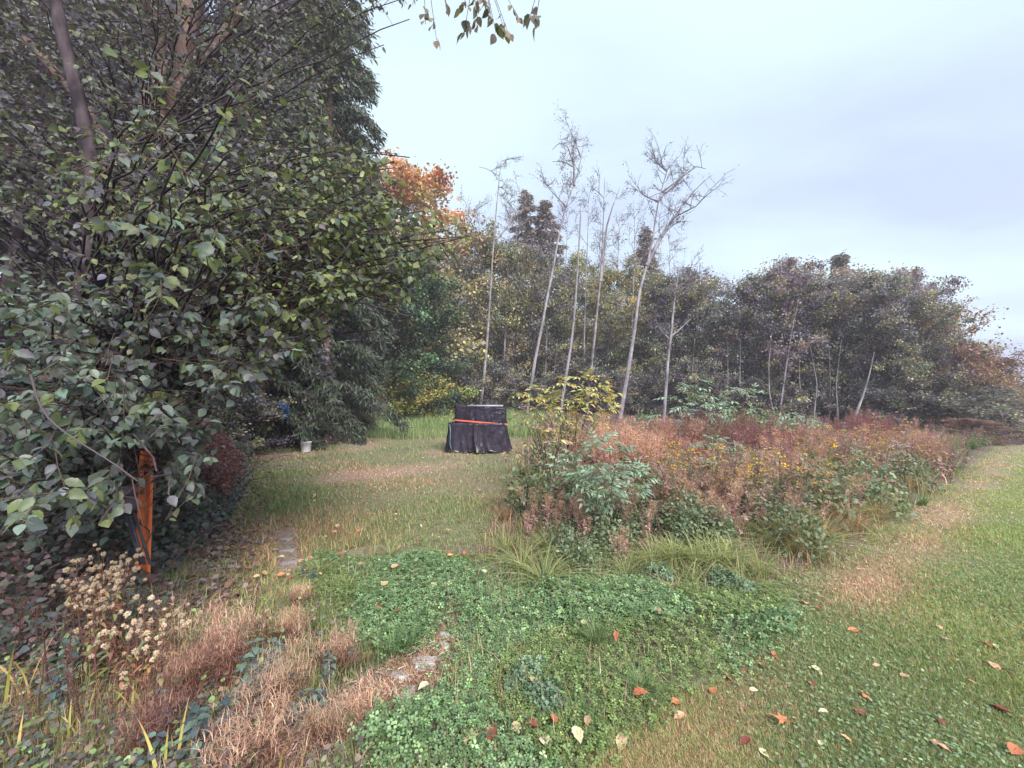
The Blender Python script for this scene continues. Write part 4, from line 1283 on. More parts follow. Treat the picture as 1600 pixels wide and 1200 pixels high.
st = gp(748, 704)
stack = thing('tarp_covered_stack', 'stack of boxes wrapped in black tarps with an orange strap in the clearing', 'covered stack', st)
zt = st[2]
kx = st[1] / F
V, Q = drape(1, 0.86, 0.50, 0.0, 0.86, 0.13, 0.075, nfold=12, lift=0.05)
lower = MB().add(V + [st[0] - 0.02, st[1], zt + 0.0], Q=Q).build('lower_tarp', M_TARP, stack, smooth=True)
V, Q = drape(2, 0.78, 0.42, 0.83, 1.36, 0.0, 0.034, nfold=11)
V[:, 2] -= 0.04 * (V[:, 0] / 0.7) * (V[:, 2] > 1.2)
upper = MB().add(V + [st[0] + 0.06, st[1] + 0.02, zt], Q=Q).build('upper_tarp', M_TARP, stack, smooth=True)
# pale slab standing in for light grazing the tarp's top
mb = MB(); mb.box((st[0] + 0.22, st[1] - 0.02, zt + 1.385), (1.06, 0.80, 0.045)); lit_strip = mb.build('lit_top_strip', M_TARP_LIT, stack)
# strap: a closed ribbon round the waist
s = np.linspace(0, 2 * math.pi, 120, endpoint=False)
x, y = superell(s, 0.83, 0.475, 6.0)
zz = 0.90 - 0.06 * (x / 0.7)
Vb = np.concatenate([np.stack([x, y, zz - 0.022], -1), np.stack([x, y, zz + 0.022], -1)]) + [st[0] + 0.06, st[1] + 0.02, zt]
j = np.arange(120); j2 = (j + 1) % 120
strap = MB().add(Vb, Q=np.stack([j, j2, j2 + 120, j + 120], -1)).build('strap', M_STRAP, stack, smooth=True)
MB().box((st[0] - 0.62, st[1] - 0.50, zt + 0.955), (0.06, 0.03, 0.05)).build('buckle', M_STRAP, strap)
# teal cord hanging down the left side
cp = smooth_path(np.array([[-0.86, -0.36, 0.86], [-0.80, -0.56, 0.80], [-0.78, -0.60, 0.5], [-0.80, -0.62, 0.25], [-0.74, -0.63, 0.12]]) + [st[0], st[1], zt], 14)
MB().tube(cp, 0.012, 6).build('cord', M_GREEN_STRAP, stack, smooth=True)
# small printed mark on the tarp
mk = MB()
for dx, dz, w, h in [(0, 0.05, 0.035, 0.012), (0, 0.02, 0.012, 0.05), (0, -0.015, 0.05, 0.012)]:
    mk.box((st[0] + 0.62 + dx, st[1] - 0.575, zt + 0.26 + dz), (w, 0.004, h))
mk.build('printed_mark', M_WHITE, lower)['label'] = 'small white printed mark low on the tarp'

bk = gp(478, 706)
bucket = thing('bucket', 'white plastic bucket standing in the grass by the brambles', 'bucket', bk)
prof = [(0.0, 0.0), (0.125, 0.0), (0.13, 0.008), (0.146, 0.27), (0.153, 0.272), (0.155, 0.29), (0.15, 0.305), (0.142, 0.305), (0.139, 0.28), (0.12, 0.02), (0.0, 0.02)]
th = np.linspace(0, 2 * math.pi, 32, endpoint=False)
Vr = np.concatenate([np.stack([r * np.cos(th), r * np.sin(th), 0 * th + z + 0.006 * np.cos(th)], -1) for r, z in prof])
i = np.arange(len(prof) - 1)[:, None] * 32; j = np.arange(32)[None]; j2 = (j + 1) % 32
Qr = np.stack([i + j, i + j2, i + 32 + j2, i + 32 + j], -1).reshape(-1, 4)
MB().add(Vr + bk, Q=Qr).build('pail', M_WHITE, bucket, smooth=True)
a = np.linspace(0.15, math.pi - 0.15, 14)
MB().tube(np.stack([0.15 * np.cos(a), -0.15 * np.sin(a) * 0.98, 0.27 - 0.07 * np.sin(a)], -1) + bk, 0.003, 5).build('handle', M_GREYPLASTIC, bucket, smooth=True)

# crumpled blue sheet hanging in the cedar
g = np.random.default_rng(3)
gxs, gzs = np.meshgrid(np.linspace(-0.16, 0.16, 16), np.linspace(0, 0.5, 20))
bpos = at(446, 655, 11.2)
yy = 0.08 * np.sin(gxs * 21 + gzs * 4) + 0.05 * np.sin(gzs * 15 + gxs * 9)
Vs = np.stack([gxs * 0.8 * (0.55 + 0.45 * np.sin(gzs * 5)), yy, gzs], -1).reshape(-1, 3) + bpos
i = np.arange(19)[:, None] * 16 + np.arange(15)[None]
Q = np.stack([i, i + 1, i + 17, i + 16], -1).reshape(-1, 4)
sheet = MB().add(Vs, Q=Q).build('blue_sheet', M_BLUE, loc=bpos, smooth=True)
sm = sheet.modifiers.new('thick', 'SOLIDIFY'); sm.thickness = 0.006
tag(sheet, 'crumpled blue plastic sheet hanging under the cedar', 'plastic sheet')

# orange marker post with ribs and vertical lettering
pb = gp(226, 872); pb = pb * (3.3 / pb[1]); pb[2] = terrain(pb[0], pb[1])
DPO = 3.3
post = thing('marker_post', 'flat orange plastic marker post with black lettering in the brambles', 'marker post', pb)
tp_, bt_ = at(229, 704, DPO), at(224, 866, DPO)
Hp = tp_[2] - pb[2]
lean = (tp_[0] - bt_[0]) / (tp_[2] - bt_[2])
wv = np.array([-0.063, -0.052, -0.046, -0.040, 0.040, 0.046, 0.052, 0.063]) * 0.98; dv = np.array([0.0, 0.008, 0.008, 0, 0, 0.008, 0.008, 0.0])
sec = np.concatenate([np.stack([wv, -dv - 0.004], -1), np.stack([wv[::-1], -dv[::-1] + 0.004], -1)])
rows = []
zs = np.linspace(0, Hp, 9)
for k, zc in enumerate(zs):
    w = 1.0 if k < 8 else 0.82
    rows.append(np.stack([bt_[0] + lean * (zc + pb[2] - bt_[2]) + sec[:, 0] * w, pb[1] + sec[:, 1], pb[2] + zc + 0 * sec[:, 0]], -1))
Vp = np.concatenate(rows); i = np.arange(8)[:, None] * 16; j = np.arange(16)[None]; j2 = (j + 1) % 16
Qp = np.stack([i + j, i + j2, i + 16 + j2, i + 16 + j], -1).reshape(-1, 4)
Tp = [[128, 128 + k, 128 + k + 1] for k in range(1, 15)]
MB().add(Vp, Q=Qp, T=Tp).build('post', M_ORANGE, post)
ink = MB(); g = random.Random(4)
for k in range(11):
    zc = Hp - 0.10 - k * 0.021
    xx = bt_[0] + lean * (zc + pb[2] - bt_[2])
    for w, dx, dz in ((0.022, 0.0, 0.0), (0.008, g.choice([-0.008, 0.008]), 0.007), (0.008, g.choice([-0.008, 0.0, 0.008]), -0.006)):
        ink.box((xx + 0.004 + dx, pb[1] - 0.0062, pb[2] + zc + dz), (w, 0.002, 0.0045))
for k in range(3):
    zc = 0.30 - k * 0.035; xx = bt_[0] + lean * (zc + pb[2] - bt_[2])
    ink.box((xx, pb[1] - 0.0062, pb[2] + zc), (0.06, 0.002, 0.005))
ink.build('lettering', M_INK, post)

# dark tub half hidden beside the post, with slanting metal legs
tb = at(186, 782, 3.35)
tub = thing('plastic_tub', 'dark rounded plastic tub on slanting metal legs beside the orange post', 'tub', (tb[0], tb[1], float(terrain(tb[0], tb[1]))))
prof = [(0.02, -0.13), (0.12, -0.12), (0.16, 0.05), (0.175, 0.06), (0.17, 0.07), (0.155, 0.06), (0.11, -0.10), (0.02, -0.11)]
Vr = np.concatenate([np.stack([r * np.cos(th), r * np.sin(th), 0 * th + z], -1) for r, z in prof])
tl = 0.5
Vr = Vr @ np.array([[math.cos(tl), 0, math.sin(tl)], [0, 1, 0], [-math.sin(tl), 0, math.cos(tl)]])
i = np.arange(len(prof) - 1)[:, None] * 32; j = np.arange(32)[None]; j2 = (j + 1) % 32
MB().add(Vr + tb, Q=np.stack([i + j, i + j2, i + 32 + j2, i + 32 + j], -1).reshape(-1, 4)).build('tub', M_GREYPLASTIC, tub, smooth=True)
for du, dd in ((0, 0), (9, 0.02), (-6, 0.12)):
    p0, p1 = at(202 + du, 806, 3.12 + dd), at(226 + du, 882, 3.05 + dd)
    p1[2] = max(p1[2], float(terrain(p1[0], p1[1])))
    MB().tube(np.array([p0, 0.5 * (p0 + p1), p1]), 0.010, 8).build('leg', M_BLACKMETAL, tub, smooth=True)

# orange flagging ribbon on the thick trunk
p = at(97, 566, 4.15)
Vf = [[-0.05, 0, 0.03], [0.05, 0.01, 0.035], [0.055, 0.0, -0.03], [-0.045, -0.01, -0.035], [0.01, -0.02, -0.03], [0.03, -0.015, -0.14], [0.005, -0.02, -0.15], [-0.01, -0.018, -0.03]]
rb = MB().add(np.array(Vf) + p, Q=[[0, 1, 2, 3], [4, 5, 6, 7]]).build('flagging_ribbon', M_ORANGE, loc=p)
rb.modifiers.new('thick', 'SOLIDIFY').thickness = 0.002
tag(rb, 'scrap of orange flagging ribbon tied on the stem in the left foliage', 'ribbon')

# pavers sunk in the grass, and pale stones in the bare strip
for k, (u, v, lab) in enumerate([(446, 843, 'farthest of the small grey pavers sunk in the grass'), (449, 861, 'middle one of the small grey pavers sunk in the grass'), (452, 880, 'nearest of the small grey pavers sunk in the grass')]):
    p = gp(u, v)
    mb = MB(); rngp = np.random.default_rng(k)
    nxp, nyp = 7, 5
    X_, Y_ = np.meshgrid(np.linspace(-0.085, 0.085, nxp), np.linspace(-0.055, 0.055, nyp))
    edge = ((np.abs(X_) > 0.08) | (np.abs(Y_) > 0.05))
    Zt = 0.028 + 0.004 * rngp.normal(0, 1, X_.shape) - 0.012 * edge
    top = np.stack([X_ + 0.004 * rngp.normal(0, 1, X_.shape), Y_ + 0.004 * rngp.normal(0, 1, X_.shape), Zt], -1).reshape(-1, 3)
    ii = np.arange(nyp - 1)[:, None] * nxp + np.arange(nxp - 1)[None]
    mb.add(top + p, Q=np.stack([ii, ii + 1, ii + nxp + 1, ii + nxp], -1).reshape(-1, 4))
    rim = list(range(nxp)) + [nxp * r + nxp - 1 for r in range(1, nyp)] + [nxp * (nyp - 1) + c for c in range(nxp - 2, -1, -1)] + [nxp * r for r in range(nyp - 2, 0, -1)]
    rv = top[rim]; low = rv.copy(); low[:, 2] = -0.05
    m_ = len(rim); jj = np.arange(m_); j2 = (jj + 1) % m_
    mb.add(np.concatenate([rv, low]) + p, Q=np.stack([jj, jj + m_, j2 + m_, j2], -1))
    o = mb.build('paver', M_PAVER, loc=p, smooth=False); o.rotation_euler.z = 0.2 * (k - 1)
    tag(o, lab, 'paver', 'small pavers in the grass')


def stone(u, v, rx, ry, h, lab, seed):
    g = np.random.default_rng(seed); p = gp(u, v)
    nr_, na = 5, 16
    th_ = np.linspace(0, 2 * math.pi, na, endpoint=False)
    rad = 1 + 0.22 * np.sin(th_ * 2 + g.uniform(0, 6)) + 0.12 * np.sin(th_ * 5 + g.uniform(0, 6)) + 0.06 * g.normal(0, 1, na)
    rows = []
    for f, z in ((0.02, 1.0), (0.5, 1.0), (0.85, 0.9), (1.0, 0.55), (1.04, -0.4)):
        rows.append(np.stack([np.cos(th_) * rad * f * rx, np.sin(th_) * rad * f * ry, h * z + 0.004 * g.normal(0, 1, na)], -1))
    V = np.concatenate(rows); i = np.arange(4)[:, None] * na; j = np.arange(na)[None]; j2 = (j + 1) % na
    o = MB().add(V + p, Q=np.stack([i + j, i + na + j, i + na + j2, i + j2], -1).reshape(-1, 4)).build('stone', M_STONE, loc=p, smooth=True)
    tag(o, lab, 'stone', 'pale stones in the bare strip')


for k, (u, v, rx, ry, h, lab) in enumerate([
        (664, 1038, 0.09, 0.05, 0.026, 'largest pale flat stone in the bare strip between clover and dry grass'), (625, 1058, 0.06, 0.035, 0.022, 'flat pale stone left of the largest one in the bare strip'),
        (692, 1012, 0.05, 0.03, 0.024, 'pale stone right of the largest one, at the clover edge'), (700, 996, 0.05, 0.035, 0.03, 'small round pale stone at the top of the bare strip'),
        (640, 1082, 0.05, 0.03, 0.022, 'small pale stone at the lower end of the bare strip')]):
    stone(u, v, rx, ry, h, lab, k + 5)

# pale house far beyond the lawn
hx, hy = 62.0, 46.0
hz = float(terrain(hx, hy))
house = thing('house', 'small pale house far beyond the lawn at the right edge', 'house', (hx, hy, hz))
M_SIDING = solid_mat('pale_siding', (0.62, 0.62, 0.66), (0.7, 0.7, 0.74), 4, 0.7)
M_ROOF = solid_mat('grey_roof', (0.10, 0.10, 0.12), (0.16, 0.15, 0.17), 4, 0.8)
M_PANE = solid_mat('dark_pane', (0.03, 0.035, 0.045), (0.05, 0.055, 0.07), 4, 0.15)
MB().box((hx, hy, hz + 1.8), (9, 7, 4.6)).build('wall', M_SIDING, house)
rf = MB().add(np.array([[-4.9, -3.9, 4.1], [4.9, -3.9, 4.1], [4.9, 3.9, 4.1], [-4.9, 3.9, 4.1], [-4.9, 0, 6.2], [4.9, 0, 6.2]]) + [hx, hy, hz], Q=[[0, 1, 5, 4], [2, 3, 4, 5], [0, 3, 2, 1]], T=[[1, 2, 5], [3, 0, 4]]).build('roof', M_ROOF, house)
for dx in (-2.6, 0, 2.6):
    w = MB().box((hx + dx, hy - 3.52, hz + 2.2), (1.2, 0.08, 1.4)).build('window', M_SIDING, house)
    MB().box((hx + dx, hy - 3.58, hz + 2.2), (1.0, 0.06, 1.2)).build('pane', M_PANE, w)
for dx, dy, H, lab in [(-7, -9, 6.5, 'reddish tree beyond the lawn in front of the far house'), (1, -12, 4.5, 'low reddish tree beyond the lawn right of the far house'), (-14, -6, 8, 'far grove tree just left of the distant house')]:
    o = copy_tree(protos['rust' if 'reddish' in lab else 'grove1'])
    o.location = (hx + dx, hy + dy, float(terrain(hx + dx, hy + dy))); s_ = H / (8 if 'reddish' in lab else 10)
    o.scale = (s_, s_, s_); o.rotation_euler.z = dx
    tag(o, lab, 'tree'); o.pop('group', None)

# ------------------------------------------------------------------ elderberry shrubs with compound leaves
def pinnate(seed, pal, L=0.2, pairs=3, leaflet=0.09, wide=0.9):
    g = np.random.default_rng(seed); mb = MB()
    t = np.linspace(0, 1, 7)
    rach = np.stack([0.02 * np.sin(t * 3) * g.uniform(-1, 1), t * L, 0.03 * t - 0.10 * t * t * g.uniform(0.5, 1.6)], -1)
    mb.tube(rach, np.linspace(0.003, 0.0015, 7), 4, C=srgb(140, 140, 100))
    P, Dv = [], []
    for k in range(pairs):
        f = 0.35 + 0.5 * k / max(1, pairs - 1)
        p = np.array([np.interp(f, t, rach[:, c]) for c in range(3)])
        for sg in (-1, 1):
            P.append(p); Dv.append([sg * 0.85, 0.55, -0.22 + g.normal(0, 0.12)])
    P.append(rach[-1]); Dv.append([0, 1, -0.35])
    P = np.array(P); Dv = np.array(Dv); n = len(P)
    Ls = leaflet * g.uniform(0.8, 1.15, n)
    mb.inst(LANCE, P, frames(Dv, np.array([0, 0, 1.0]) + g.normal(0, 0.2, (n, 3)), Ls, Ls * wide), jitter(pal, n, 0.12, 0.05, g))
    return mb.mesh('leaf', M_HERB, smooth=True)


def mat4(M, p):
    return mathutils.Matrix([[M[0][0], M[0][1], M[0][2], p[0]], [M[1][0], M[1][1], M[1][2], p[1]], [M[2][0], M[2][1], M[2][2], p[2]], [0, 0, 0, 1]])


def elder(label, base, tips, pal, seed, per=5, L=0.2, leaflet=0.09, along=3, stemC=srgb(120, 100, 84), rad=0.011, bare=0, wide=0.9):
    """stems rise from the base to each tip (picture position and depth) and carry compound leaves"""
    g = np.random.default_rng(seed)
    root = thing('elder_shrub', label, 'shrub', base)
    meshes = [pinnate(seed * 10 + k, pal, L * (0.85 + 0.1 * k), 2 + k % 2, leaflet, wide) for k in range(4)]
    cnt = 0
    for (u, v, D) in tips:
        e = at(u, v, D)
        b = np.array(base) + np.array([g.normal(0, 0.06), g.normal(0, 0.06), -0.03])
        mid = np.array([b[0] * 0.45 + e[0] * 0.55, b[1] * 0.45 + e[1] * 0.55, b[2] * 0.25 + e[2] * 0.75]) + g.normal(0, 0.04, 3)
        t = np.linspace(0, 1, 12)[:, None]
        path = (1 - t) ** 2 * b + 2 * t * (1 - t) * mid + t ** 2 * e
        MB().tube(path, np.linspace(rad, 0.003, 12), 6, C=stemC * np.exp(g.normal(0, 0.15))).build('stem', M_TWIG, root, smooth=True)
        td = unit(path[-1] - path[-3])
        spots = [(path[-1], 0)] * per + [(path[int(g.integers(5, 11))], 1) for _ in range(along)]
        for (p, k) in spots:
            d = unit(np.array([g.normal(), g.normal(), 0.15 + 0.3 * g.normal()]) + (td * 0.7 if not k else td * 0.2))
            M = frames(d[None], np.array([[0.1, -0.25, 1.0]]) + g.normal(0, 0.2, (1, 3)), 1.0, 1.0)[0] * g.uniform(0.75, 1.15)
            o = bpy.data.objects.new('leaf', meshes[cnt % 4]); cnt += 1
            COL.objects.link(o); o.parent = root
            o.matrix_basis = mat4(M, p - np.array(base))
    return root


YELLOWG = [srgb(158, 160, 92), srgb(178, 172, 100), srgb(140, 150, 100), srgb(170, 150, 112)]
MINT = [srgb(118, 140, 122), srgb(130, 152, 134), srgb(102, 124, 108)]
BRONZE = [srgb(128, 104, 100), srgb(150, 132, 104), srgb(110, 92, 96)]
b = gp(890, 735)
elder('tall yellow green elder shrub with arching leaf sprays right of the tarps', b, [(838, 622, 6.6), (862, 640, 6.4), (880, 602, 6.9), (905, 592, 7.0), (922, 588, 6.9), (930, 606, 6.6), (950, 640, 6.6), (815, 616, 6.5), (900, 628, 6.3), (936, 626, 6.9), (868, 618, 7.0), (955, 620, 7.1), (916, 612, 6.4)],
      YELLOWG, 31, 6, 0.22, 0.10, 4)
elder('straggly bronze leaved shrub with thin brown stems in front of the elder', gp(858, 760), [(812, 648, 5.6), (835, 655, 5.5), (850, 672, 5.3), (878, 660, 5.5), (818, 690, 5.2), (900, 655, 5.6), (870, 690, 5.1), (808, 708, 5.0), (838, 640, 5.7)],
      BRONZE + YELLOWG[:1], 32, 4, 0.16, 0.07, 4, stemC=srgb(104, 76, 80), rad=0.008)
elder('mint green elder shrub standing above the brown weeds', gp(1120, 705), [(1050, 622, 9.3), (1080, 606, 9.5), (1105, 598, 9.6), (1092, 618, 9.1), (1130, 626, 9.2), (1155, 612, 9.4), (1172, 614, 9.5), (1030, 650, 9.0), (1068, 636, 8.8), (1145, 640, 9.0), (1180, 640, 9.2), (1112, 632, 9.0), (1200, 655, 9.2)],
      MINT, 33, 6, 0.26, 0.12, 4)
elder('pale mint leafed shrub in the middle of the weed patch front', gp(950, 838), [(900, 715, 4.5), (925, 700, 4.6), (950, 690, 4.7), (968, 708, 4.6), (985, 735, 4.5), (905, 745, 4.3), (935, 735, 4.2), (960, 742, 4.2), (920, 765, 4.1), (985, 762, 4.2), (1005, 745, 4.5), (950, 768, 4.0), (882, 728, 4.4)],
      MINT, 34, 8, 0.16, 0.07, 6, rad=0.007)
elder('small mint green shrub among the red brown weeds', gp(1125, 765), [(1100, 695, 6.5), (1118, 688, 6.6), (1130, 705, 6.4), (1112, 720, 6.2), (1140, 722, 6.3), (1122, 735, 6.1)], MINT, 35, 8, 0.17, 0.085, 5, rad=0.007)
elder('mint green shrub low beside the grove, right of the taller one', gp(1270, 690), [(1215, 655, 11), (1240, 650, 11.2), (1262, 655, 11), (1280, 662, 11), (1228, 665, 10.8)], MINT, 36, 6, 0.24, 0.12, 4)

# ------------------------------------------------------------------ weeds: one mesh per plant kind variant, copied
def weed_brown(seed, H, pal, plume=0.45, nst=6, dens=230, fluff=0.5, spread=0.13, leafpal=None, sl=(0.02, 0.055), sw=0.0035):
    g = np.random.default_rng(seed); mb = MB()
    for k in range(nst):
        b = np.array([g.normal(0, spread), g.normal(0, spread), -0.02])
        h = H * g.uniform(0.7, 1.08)
        s = curve_pts(b, (b[0] * 1.2 + g.normal(0, 0.08), b[1] * 1.2 + g.normal(0, 0.08), 1), h, 9, (0, 0, 0), g, 0.05)
        cst = jitter(pal, 1, 0.2, 0.05, g)[0] * 0.7
        mb.tube(s, np.linspace(0.0045, 0.002, 9), 4, C=cst)
        n = int(dens * g.uniform(0.7, 1.2))
        f = 1 - plume * g.uniform(0, 1, n) ** 1.1
        P = np.stack([np.interp(f, np.linspace(0, 1, 9), s[:, c]) for c in range(3)], -1)
        wd = 0.11 * H * fluff * np.sin(math.pi * np.clip((1 - f) / plume * 0.85 + 0.1, 0, 1))
        az = g.uniform(0, 6.28, n)
        rr = wd * np.sqrt(g.uniform(0, 1, n))
        P = P + np.stack([np.cos(az) * rr, np.sin(az) * rr, rr * 0.35], -1)
        d = unit(np.stack([np.cos(az), np.sin(az), 0.9 + g.normal(0, 0.5, n)], -1) + g.normal(0, 0.35, (n, 3)))
        mb.inst(SLIVER, P, frames(d, g.normal(0, 1, (n, 3)), g.uniform(*sl, n), sw * g.uniform(0.7, 1.6, n)), jitter(pal, n, 0.22, 0.06, g))
        if leafpal is not None:
            m = 16
            f = g.uniform(0.1, 1 - plume * 0.6, m)
            P = np.stack([np.interp(f, np.linspace(0, 1, 9), s[:, c]) for c in range(3)], -1)
            az = g.uniform(0, 6.28, m)
            mb.inst(LANCE, P, frames(np.stack([np.cos(az), np.sin(az), g.uniform(-0.6, 0.5, m)], -1), np.array([0, 0, 1.0]) + g.normal(0, 0.3, (m, 3)), g.uniform(0.05, 0.10, m), g.uniform(0.05, 0.09, m)), jitter(leafpal, m, 0.2, 0.06, g))
    return mb


def weed_flower(seed, H, stempal, flowerpal, nst=6, nfl=16, fs=0.012, leafpal=None, spread=0.14):
    g = np.random.default_rng(seed); mb = MB()
    hexv = np.array([[0, 0, 0.25]] + [[math.cos(a), math.sin(a), 0] for a in np.linspace(0, 2 * math.pi, 7)[:-1]] + [[0, 0, -0.5]])
    hext = np.array([[0, 1 + k, 1 + (k + 1) % 6] for k in range(6)] + [[7, 1 + (k + 1) % 6, 1 + k] for k in range(6)])
    for k in range(nst):
        b = np.array([g.normal(0, spread), g.normal(0, spread), -0.02]); h = H * g.uniform(0.65, 1.08)
        s = curve_pts(b, (b[0] + g.normal(0, 0.1), b[1] + g.normal(0, 0.1), 1), h, 9, (0, 0, 0), g, 0.05)
        cst = jitter(stempal, 1, 0.2, 0.05, g)[0]
        mb.tube(s, np.linspace(0.004, 0.002, 9), 4, C=cst)
        P = []
        for j in range(max(2, nfl // 4)):
            f = g.uniform(0.62, 0.98)
            p = np.array([np.interp(f, np.linspace(0, 1, 9), s[:, c]) for c in range(3)])
            c = curve_pts(p, (g.normal(0, 0.6), g.normal(0, 0.6), 1), h * 0.13, 4, (0, 0, 0.3), g, 0.12)
            mb.tube(c, np.linspace(0.002, 0.0012, 4), 3, C=cst)
            P += [c[-1] + g.normal(0, 0.016, 3) * [1, 1, 0.5] for _ in range(4)]
        P = np.array(P); n = len(P)
        M = frames(g.normal(0, 1, (n, 3)) * [1, 1, 0.2], np.array([0, -0.2, 1.0]) + g.normal(0, 0.3, (n, 3)), fs * g.uniform(0.6, 1.2, n), fs)
        mb.inst((hexv, hext), P, M, jitter(flowerpal, n, 0.12, 0.04, g))
        if leafpal is not None:
            m = 26
            f = g.uniform(0.05, 0.9, m)
            P = np.stack([np.interp(f, np.linspace(0, 1, 9), s[:, c]) for c in range(3)], -1)
            az = g.uniform(0, 6.28, m)
            mb.inst(LANCE, P, frames(np.stack([np.cos(az), np.sin(az), g.uniform(-0.4, 0.6, m)], -1), np.array([0, 0, 1.0]) + g.normal(0, 0.3, (m, 3)), g.uniform(0.03, 0.08, m), g.uniform(0.03, 0.06, m)), jitter(leafpal, m, 0.2, 0.06, g))
    return mb


def leafy_mound(seed, rad, h, n, size, pal, tm=None, stems=0, wide=1.0, up=0.7):
    g = np.random.default_rng(seed); mb = MB()
    az = g.uniform(0, 6.28, n); el = np.arcsin(g.uniform(0.0, 1, n)); r = g.uniform(0.3, 1.0, n) ** 0.8 * (1 + 0.15 * np.sin(3 * az + seed))
    P = np.stack([np.cos(az) * np.cos(el) * rad * r, np.sin(az) * np.cos(el) * rad * r, np.sin(el) * h * r + 0.01], -1)
    out = unit(P / np.array([rad, rad, h]))
    d = unit(out * 0.6 + g.normal(0, 0.6, (n, 3)) + [0, 0, -0.1]); nr = unit(out * 0.7 + g.normal(0, 0.35, (n, 3)) + [0, 0, up])
    L = size * g.uniform(0.6, 1.25, n)
    mb.inst(tm or OVATE_LO, P, frames(d, nr, L, L * wide), jitter(pal, n, 0.2, 0.05, g))
    for k in range(stems):
        e = P[g.integers(0, n)]
        mb.tube(np.array([[0, 0, -0.02], e * [0.5, 0.5, 0.7], e]), [0.004, 0.003, 0.0015], 4, C=srgb(100, 80, 76))
    return mb


TAN = [srgb(182, 148, 126), srgb(160, 124, 108), srgb(194, 164, 142), srgb(136, 104, 98)]
REDBR = [srgb(120, 84, 84), srgb(106, 74, 78), srgb(138, 98, 92)]
PALEBR = [srgb(156, 122, 124), srgb(132, 100, 108), srgb(170, 140, 138), srgb(112, 104, 96)]
YEL = [srgb(196, 172, 50), srgb(184, 156, 44)]
GREYF = [srgb(176, 166, 174), srgb(156, 146, 160), srgb(196, 186, 186)]
HERBG = [srgb(98, 112, 84), srgb(84, 98, 80), srgb(110, 118, 90)]
kinds = {
    'red_weed': [weed_brown(300 + k, 1.0, REDBR, 0.55, 7, 260, 0.55) .mesh('red_weed', M_DRY) for k in range(3)],
    'tan_weed': [weed_brown(310 + k, 0.9, TAN, 0.42, 6, 260, 0.75, leafpal=PALEBR) .mesh('tan_weed', M_DRY) for k in range(3)],
    'brown_weed': [weed_brown(320 + k, 0.85, PALEBR + REDBR[:2], 0.6, 6, 200, 0.7, leafpal=PALEBR + HERBG[:1]).mesh('brown_weed', M_DRY) for k in range(3)],
    'yellow_weed': [weed_flower(330 + k, 0.9, HERBG + REDBR[:1], YEL + PALEBR[:1], 5, 16, 0.015, HERBG + PALEBR[:1]).mesh('yellow_weed', M_HERB) for k in range(4)],
    'aster_weed': [weed_flower(340 + k, 0.8, REDBR[:2] + HERBG, GREYF, 7, 20, 0.011, HERBG + PALEBR[:1]).mesh('aster_weed', M_HERB) for k in range(3)],
    'leafy_weed': [leafy_mound(350 + k, 0.30, 0.5, 900, 0.048, HERBG + [srgb(118, 136, 112)], None, 0, 0.62).mesh('leafy_weed', M_HERB) for k in range(3)],
    'sedge_tuft': [tuft(360 + k, 85, 0.66, 0.011, [srgb(124, 134, 88), srgb(108, 122, 80), srgb(142, 148, 104)], srgb(176, 166, 122), 0.09, (0.45, 1.9), 5).mesh('sedge_tuft', M_GRASS) for k in range(5)],
    'dry_tuft': [tuft(370 + k, 150, 0.55, 0.007, [srgb(160, 134, 104), srgb(144, 118, 92), srgb(132, 126, 92)], srgb(176, 152, 124), 0.09, (0.2, 1.2)).mesh('dry_tuft', M_DRY) for k in range(3)],
    'green_tuft': [tuft(380 + k, 110, 0.24, 0.006, [srgb(98, 122, 82), srgb(84, 106, 72)], None, 0.05, (0.2, 1.2)).mesh('green_tuft', M_GRASS) for k in range(3)],
    'kale_mound': [leafy_mound(390 + k, 0.13, 0.11, 700, 0.022, [srgb(104, 128, 104), srgb(92, 114, 94), srgb(118, 140, 116)], TREFOIL, 0, 1.0, 0.5).mesh('kale_mound', M_HERB) for k in range(3)],
}
CATS = {'red_weed': 'weed', 'tan_weed': 'weed', 'brown_weed': 'weed', 'yellow_weed': 'wildflower', 'aster_weed': 'wildflower', 'leafy_weed': 'weed', 'sedge_tuft': 'grass tuft', 'dry_tuft': 'grass tuft',
        'green_tuft': 'grass tuft', 'kale_mound': 'weed'}
seedn = 0


def plant(kind, P, label, group=None, s=1.0, sz=None):
    global seedn
    me = kinds[kind][seedn % len(kinds[kind])]; seedn += 1
    if kind == 'leafy_weed':
        o = bpy.data.objects.new(kind, None); fo = bpy.data.objects.new('foliage', me); COL.objects.link(fo); fo.parent = o; fo['kind'] = 'stuff'
    else:
        o = bpy.data.objects.new(kind, me)
    COL.objects.link(o)
    o.location = [float(c) for c in P]
    o.rotation_euler = (random.uniform(-0.06, 0.06), random.uniform(-0.06, 0.06), random.uniform(0, 6.28))
    o.scale = (s, s, sz or s)
    return tag(o, label, CATS[kind], group)


# the weed patch: chosen by picture bearing and depth
def weed_fill(kind, n, u0, u1, y0, y1, label, group, s=(0.8, 1.2), cond=None):
    k = tries = 0
    n = int(n * (1.6 if kind in ('red_weed', 'tan_weed', 'brown_weed') else 1.25)); s = (s[0] * 0.95, s[1] * 1.25)
    while k < n and tries < 4000:
        tries += 1
        y = random.uniform(y0, y1); x = (random.uniform(u0, u1) - 800) / F * y
        if x < float(island_x(y)) + 0.12 or lawn_q(x, y) > -0.32: continue
        if 885 < 800 + F * x / y < 1010 and 3.4 < y < 4.55 and random.random() < 0.75: continue
        P = (x, y, float(terrain(x, y)))
        sc = random.uniform(*s)
        plant(kind, P, label, group, sc)
        k += 1


